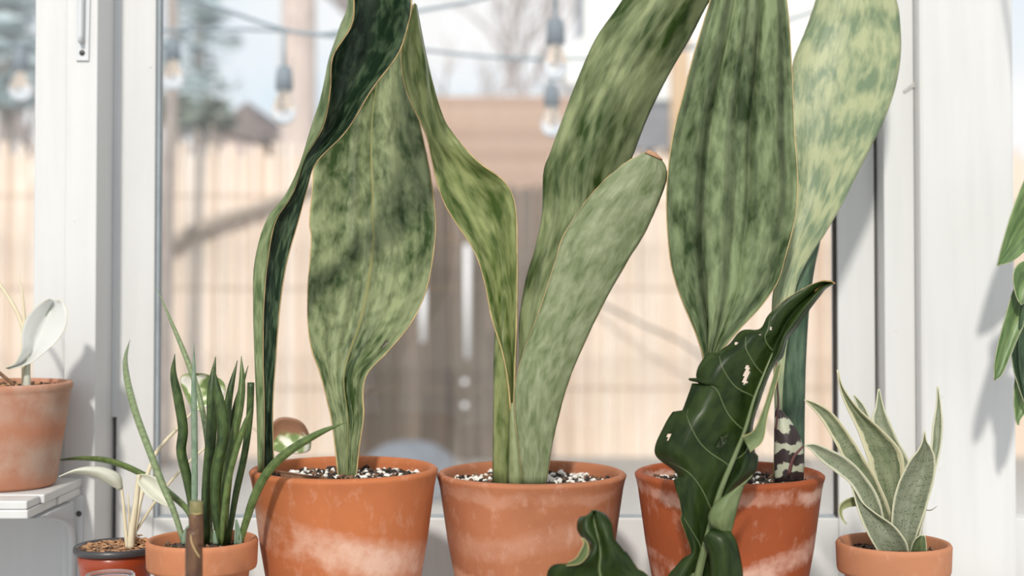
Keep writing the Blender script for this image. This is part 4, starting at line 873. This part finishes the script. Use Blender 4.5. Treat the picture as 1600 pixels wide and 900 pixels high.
box('cap', WX(1047, 10), WX(1082, 10), 9.985, 10.135, WZ(68, 10), WZ(60, 10), plain('post_cap', (196, 168, 138), .8), pp, .005)
sd = thing('gabled_shed', Vector((WX(375, 14), 14, 0)), 'small shed with pinkish wall and dark pointed gable', 'shed')
box('wall', WX(340, 14), WX(402, 14), 14.1, 16, 0, WZ(190, 14), plain('shed_pink', (196, 178, 174), .9, .1, 6), sd, .01)
bm = bmesh.new(); q = [bm.verts.new(v) for v in (P(330, 200, 14), P(386, 158, 14), P(412, 222, 14), P(330, 200, 16.2), P(386, 158, 16.2), P(412, 222, 16.2))]
for i in (0, 1, 2): q[i+3].co.x = q[i].co.x; q[i+3].co.z = q[i].co.z
for f in ((0, 2, 1), (3, 4, 5), (0, 1, 4, 3), (1, 2, 5, 4), (0, 3, 5, 2)): bm.faces.new([q[i] for i in f])
bmesh.ops.recalc_face_normals(bm, faces=bm.faces); mkobj('roof', bm, plain('shed_dark', (128, 118, 116), .9, .1, 6), sd, False)
dm = P(640, 765, 7.3); dm.z = 0
dome = thing('fire_pit_cover', dm, 'blue-grey domed cover on the gravel behind the first two pots', 'cover')
lathe('dome', [(.27, 0), (.275, .04), (.26, .14), (.215, .22), (.14, .272), (.06, .29), (.001, .292)], dm, plain('cover_bluegrey', (124, 130, 138), .7, .15, 9), dome, 32)
lathe('skirt', [(.278, .02), (.285, .03), (.285, .07), (.277, .08)], dm, plain('cover_trim', (112, 120, 132), .7), dome, 32, False, False)
# reflection streaks built as solid white rods before the shade-grey fence stretch
STK = plain('streak_white', (236, 238, 240), .5, .03, 5, bmp=0)
for px, y0, y1, lab in ((730, 385, 560, 'taller white reflection streak, built as a rod before the shade-grey fence'), (661, 455, 535, 'shorter white reflection streak, built as a rod before the shade-grey fence')):
    s0 = Vector((WX(px, 8.0), 8.0, 0)); s = thing('reflection_streak', s0, lab, 'light_streak', 'white reflection streaks outside')
    zt, zb = WZ(y0, 8.0), WZ(y1, 8.0)
    tube('streak_rod', [s0, Vector((s0.x, 8.0, zb))], [.006]*2, REEDG, s, 6)
    tube('streak_sleeve', [Vector((s0.x, 8.0, zb)), Vector((s0.x, 8.0, zt))], [.017, .019], STK, s, 10)
    lathe('cap', [(.019, 0), (.021, .006), (.012, .014), (.001, .016)], (s0.x, 8.0, zt), STK, s, 12)
    for py in ((597, 634) if px == 730 else ()):
        bm = bmesh.new(); bmesh.ops.create_uvsphere(bm, u_segments=12, v_segments=8, radius=.018, matrix=Matrix.Translation(P(px-4, py, 7.97))); mkobj('streak_bead', bm, STK, s)
# string lights
CAB = plain('cable_dark', (132, 148, 158), .7, .1, 10, bmp=0); SOCK = plain('socket_dark', (116, 128, 138), .6, .1, 10, bmp=0)
m, n, l, b = newmat('bulb_glass'); b.inputs['Base Color'].default_value = (.95, .96, .97, 1); b.inputs['Roughness'].default_value = .04; b.inputs['Transmission Weight'].default_value = .95; b.inputs['IOR'].default_value = 1.35; BULB = m
FIL = plain('filament', (230, 218, 196), .3, metal=.8, bmp=0)
def lights(label, cab, bulbs, d):
    t = thing('string_lights', P(*cab[0], d), label, 'string lights', 'string lights outside the window')
    tube('cable', [P(x, y, d) for x, y in cab], [.0042]*len(cab), CAB, t, 6, 40)
    for (x, y, cy) in bulbs:
        c = P(x, y, d); up = P(x, cy, d)
        if up.z > c.z+.06: tube('drop_wire', [up, c+Vector((0, 0, .05))], [.004]*2, CAB, t, 6)
        so = lathe('socket', [(.012, .055), (.017, .05), (.02, .03), (.021, 0), (.017, -.002)], c, SOCK, t, 14)
        bb_ = lathe('bulb', [(.013, 0), (.016, -.012), (.026, -.035), (.029, -.052), (.024, -.07), (.012, -.08), (.001, -.083)], c, BULB, t, 18)
        tube('filament', [c+Vector((0, 0, -.01)), c+Vector((.006, 0, -.035)), c+Vector((-.005, 0, -.05))], [.002]*3, FIL, bb_, 5)
    return t
lights('string light cable with a bulb before the thick pale trunk', [(-120,-60), (100,-40), (300,0), (440,45), (520,52), (640,20), (760,-4), (900,-60)], [(444, 140, 48)], 3.2)
lights('long level string light cable with several small clear bulbs', [(-200,60), (30,70), (200,50), (440,48), (660,78), (860,92), (1100,70), (1500,-60)], [(32, 110, 70), (270, 92, 50), (862, 165, 92)], 3.6)
lights('string light cable with one large bulb near the white roof edge', [(560,-200), (868,-40), (1200,-220)], [(868, 68, -40)], 3.0)
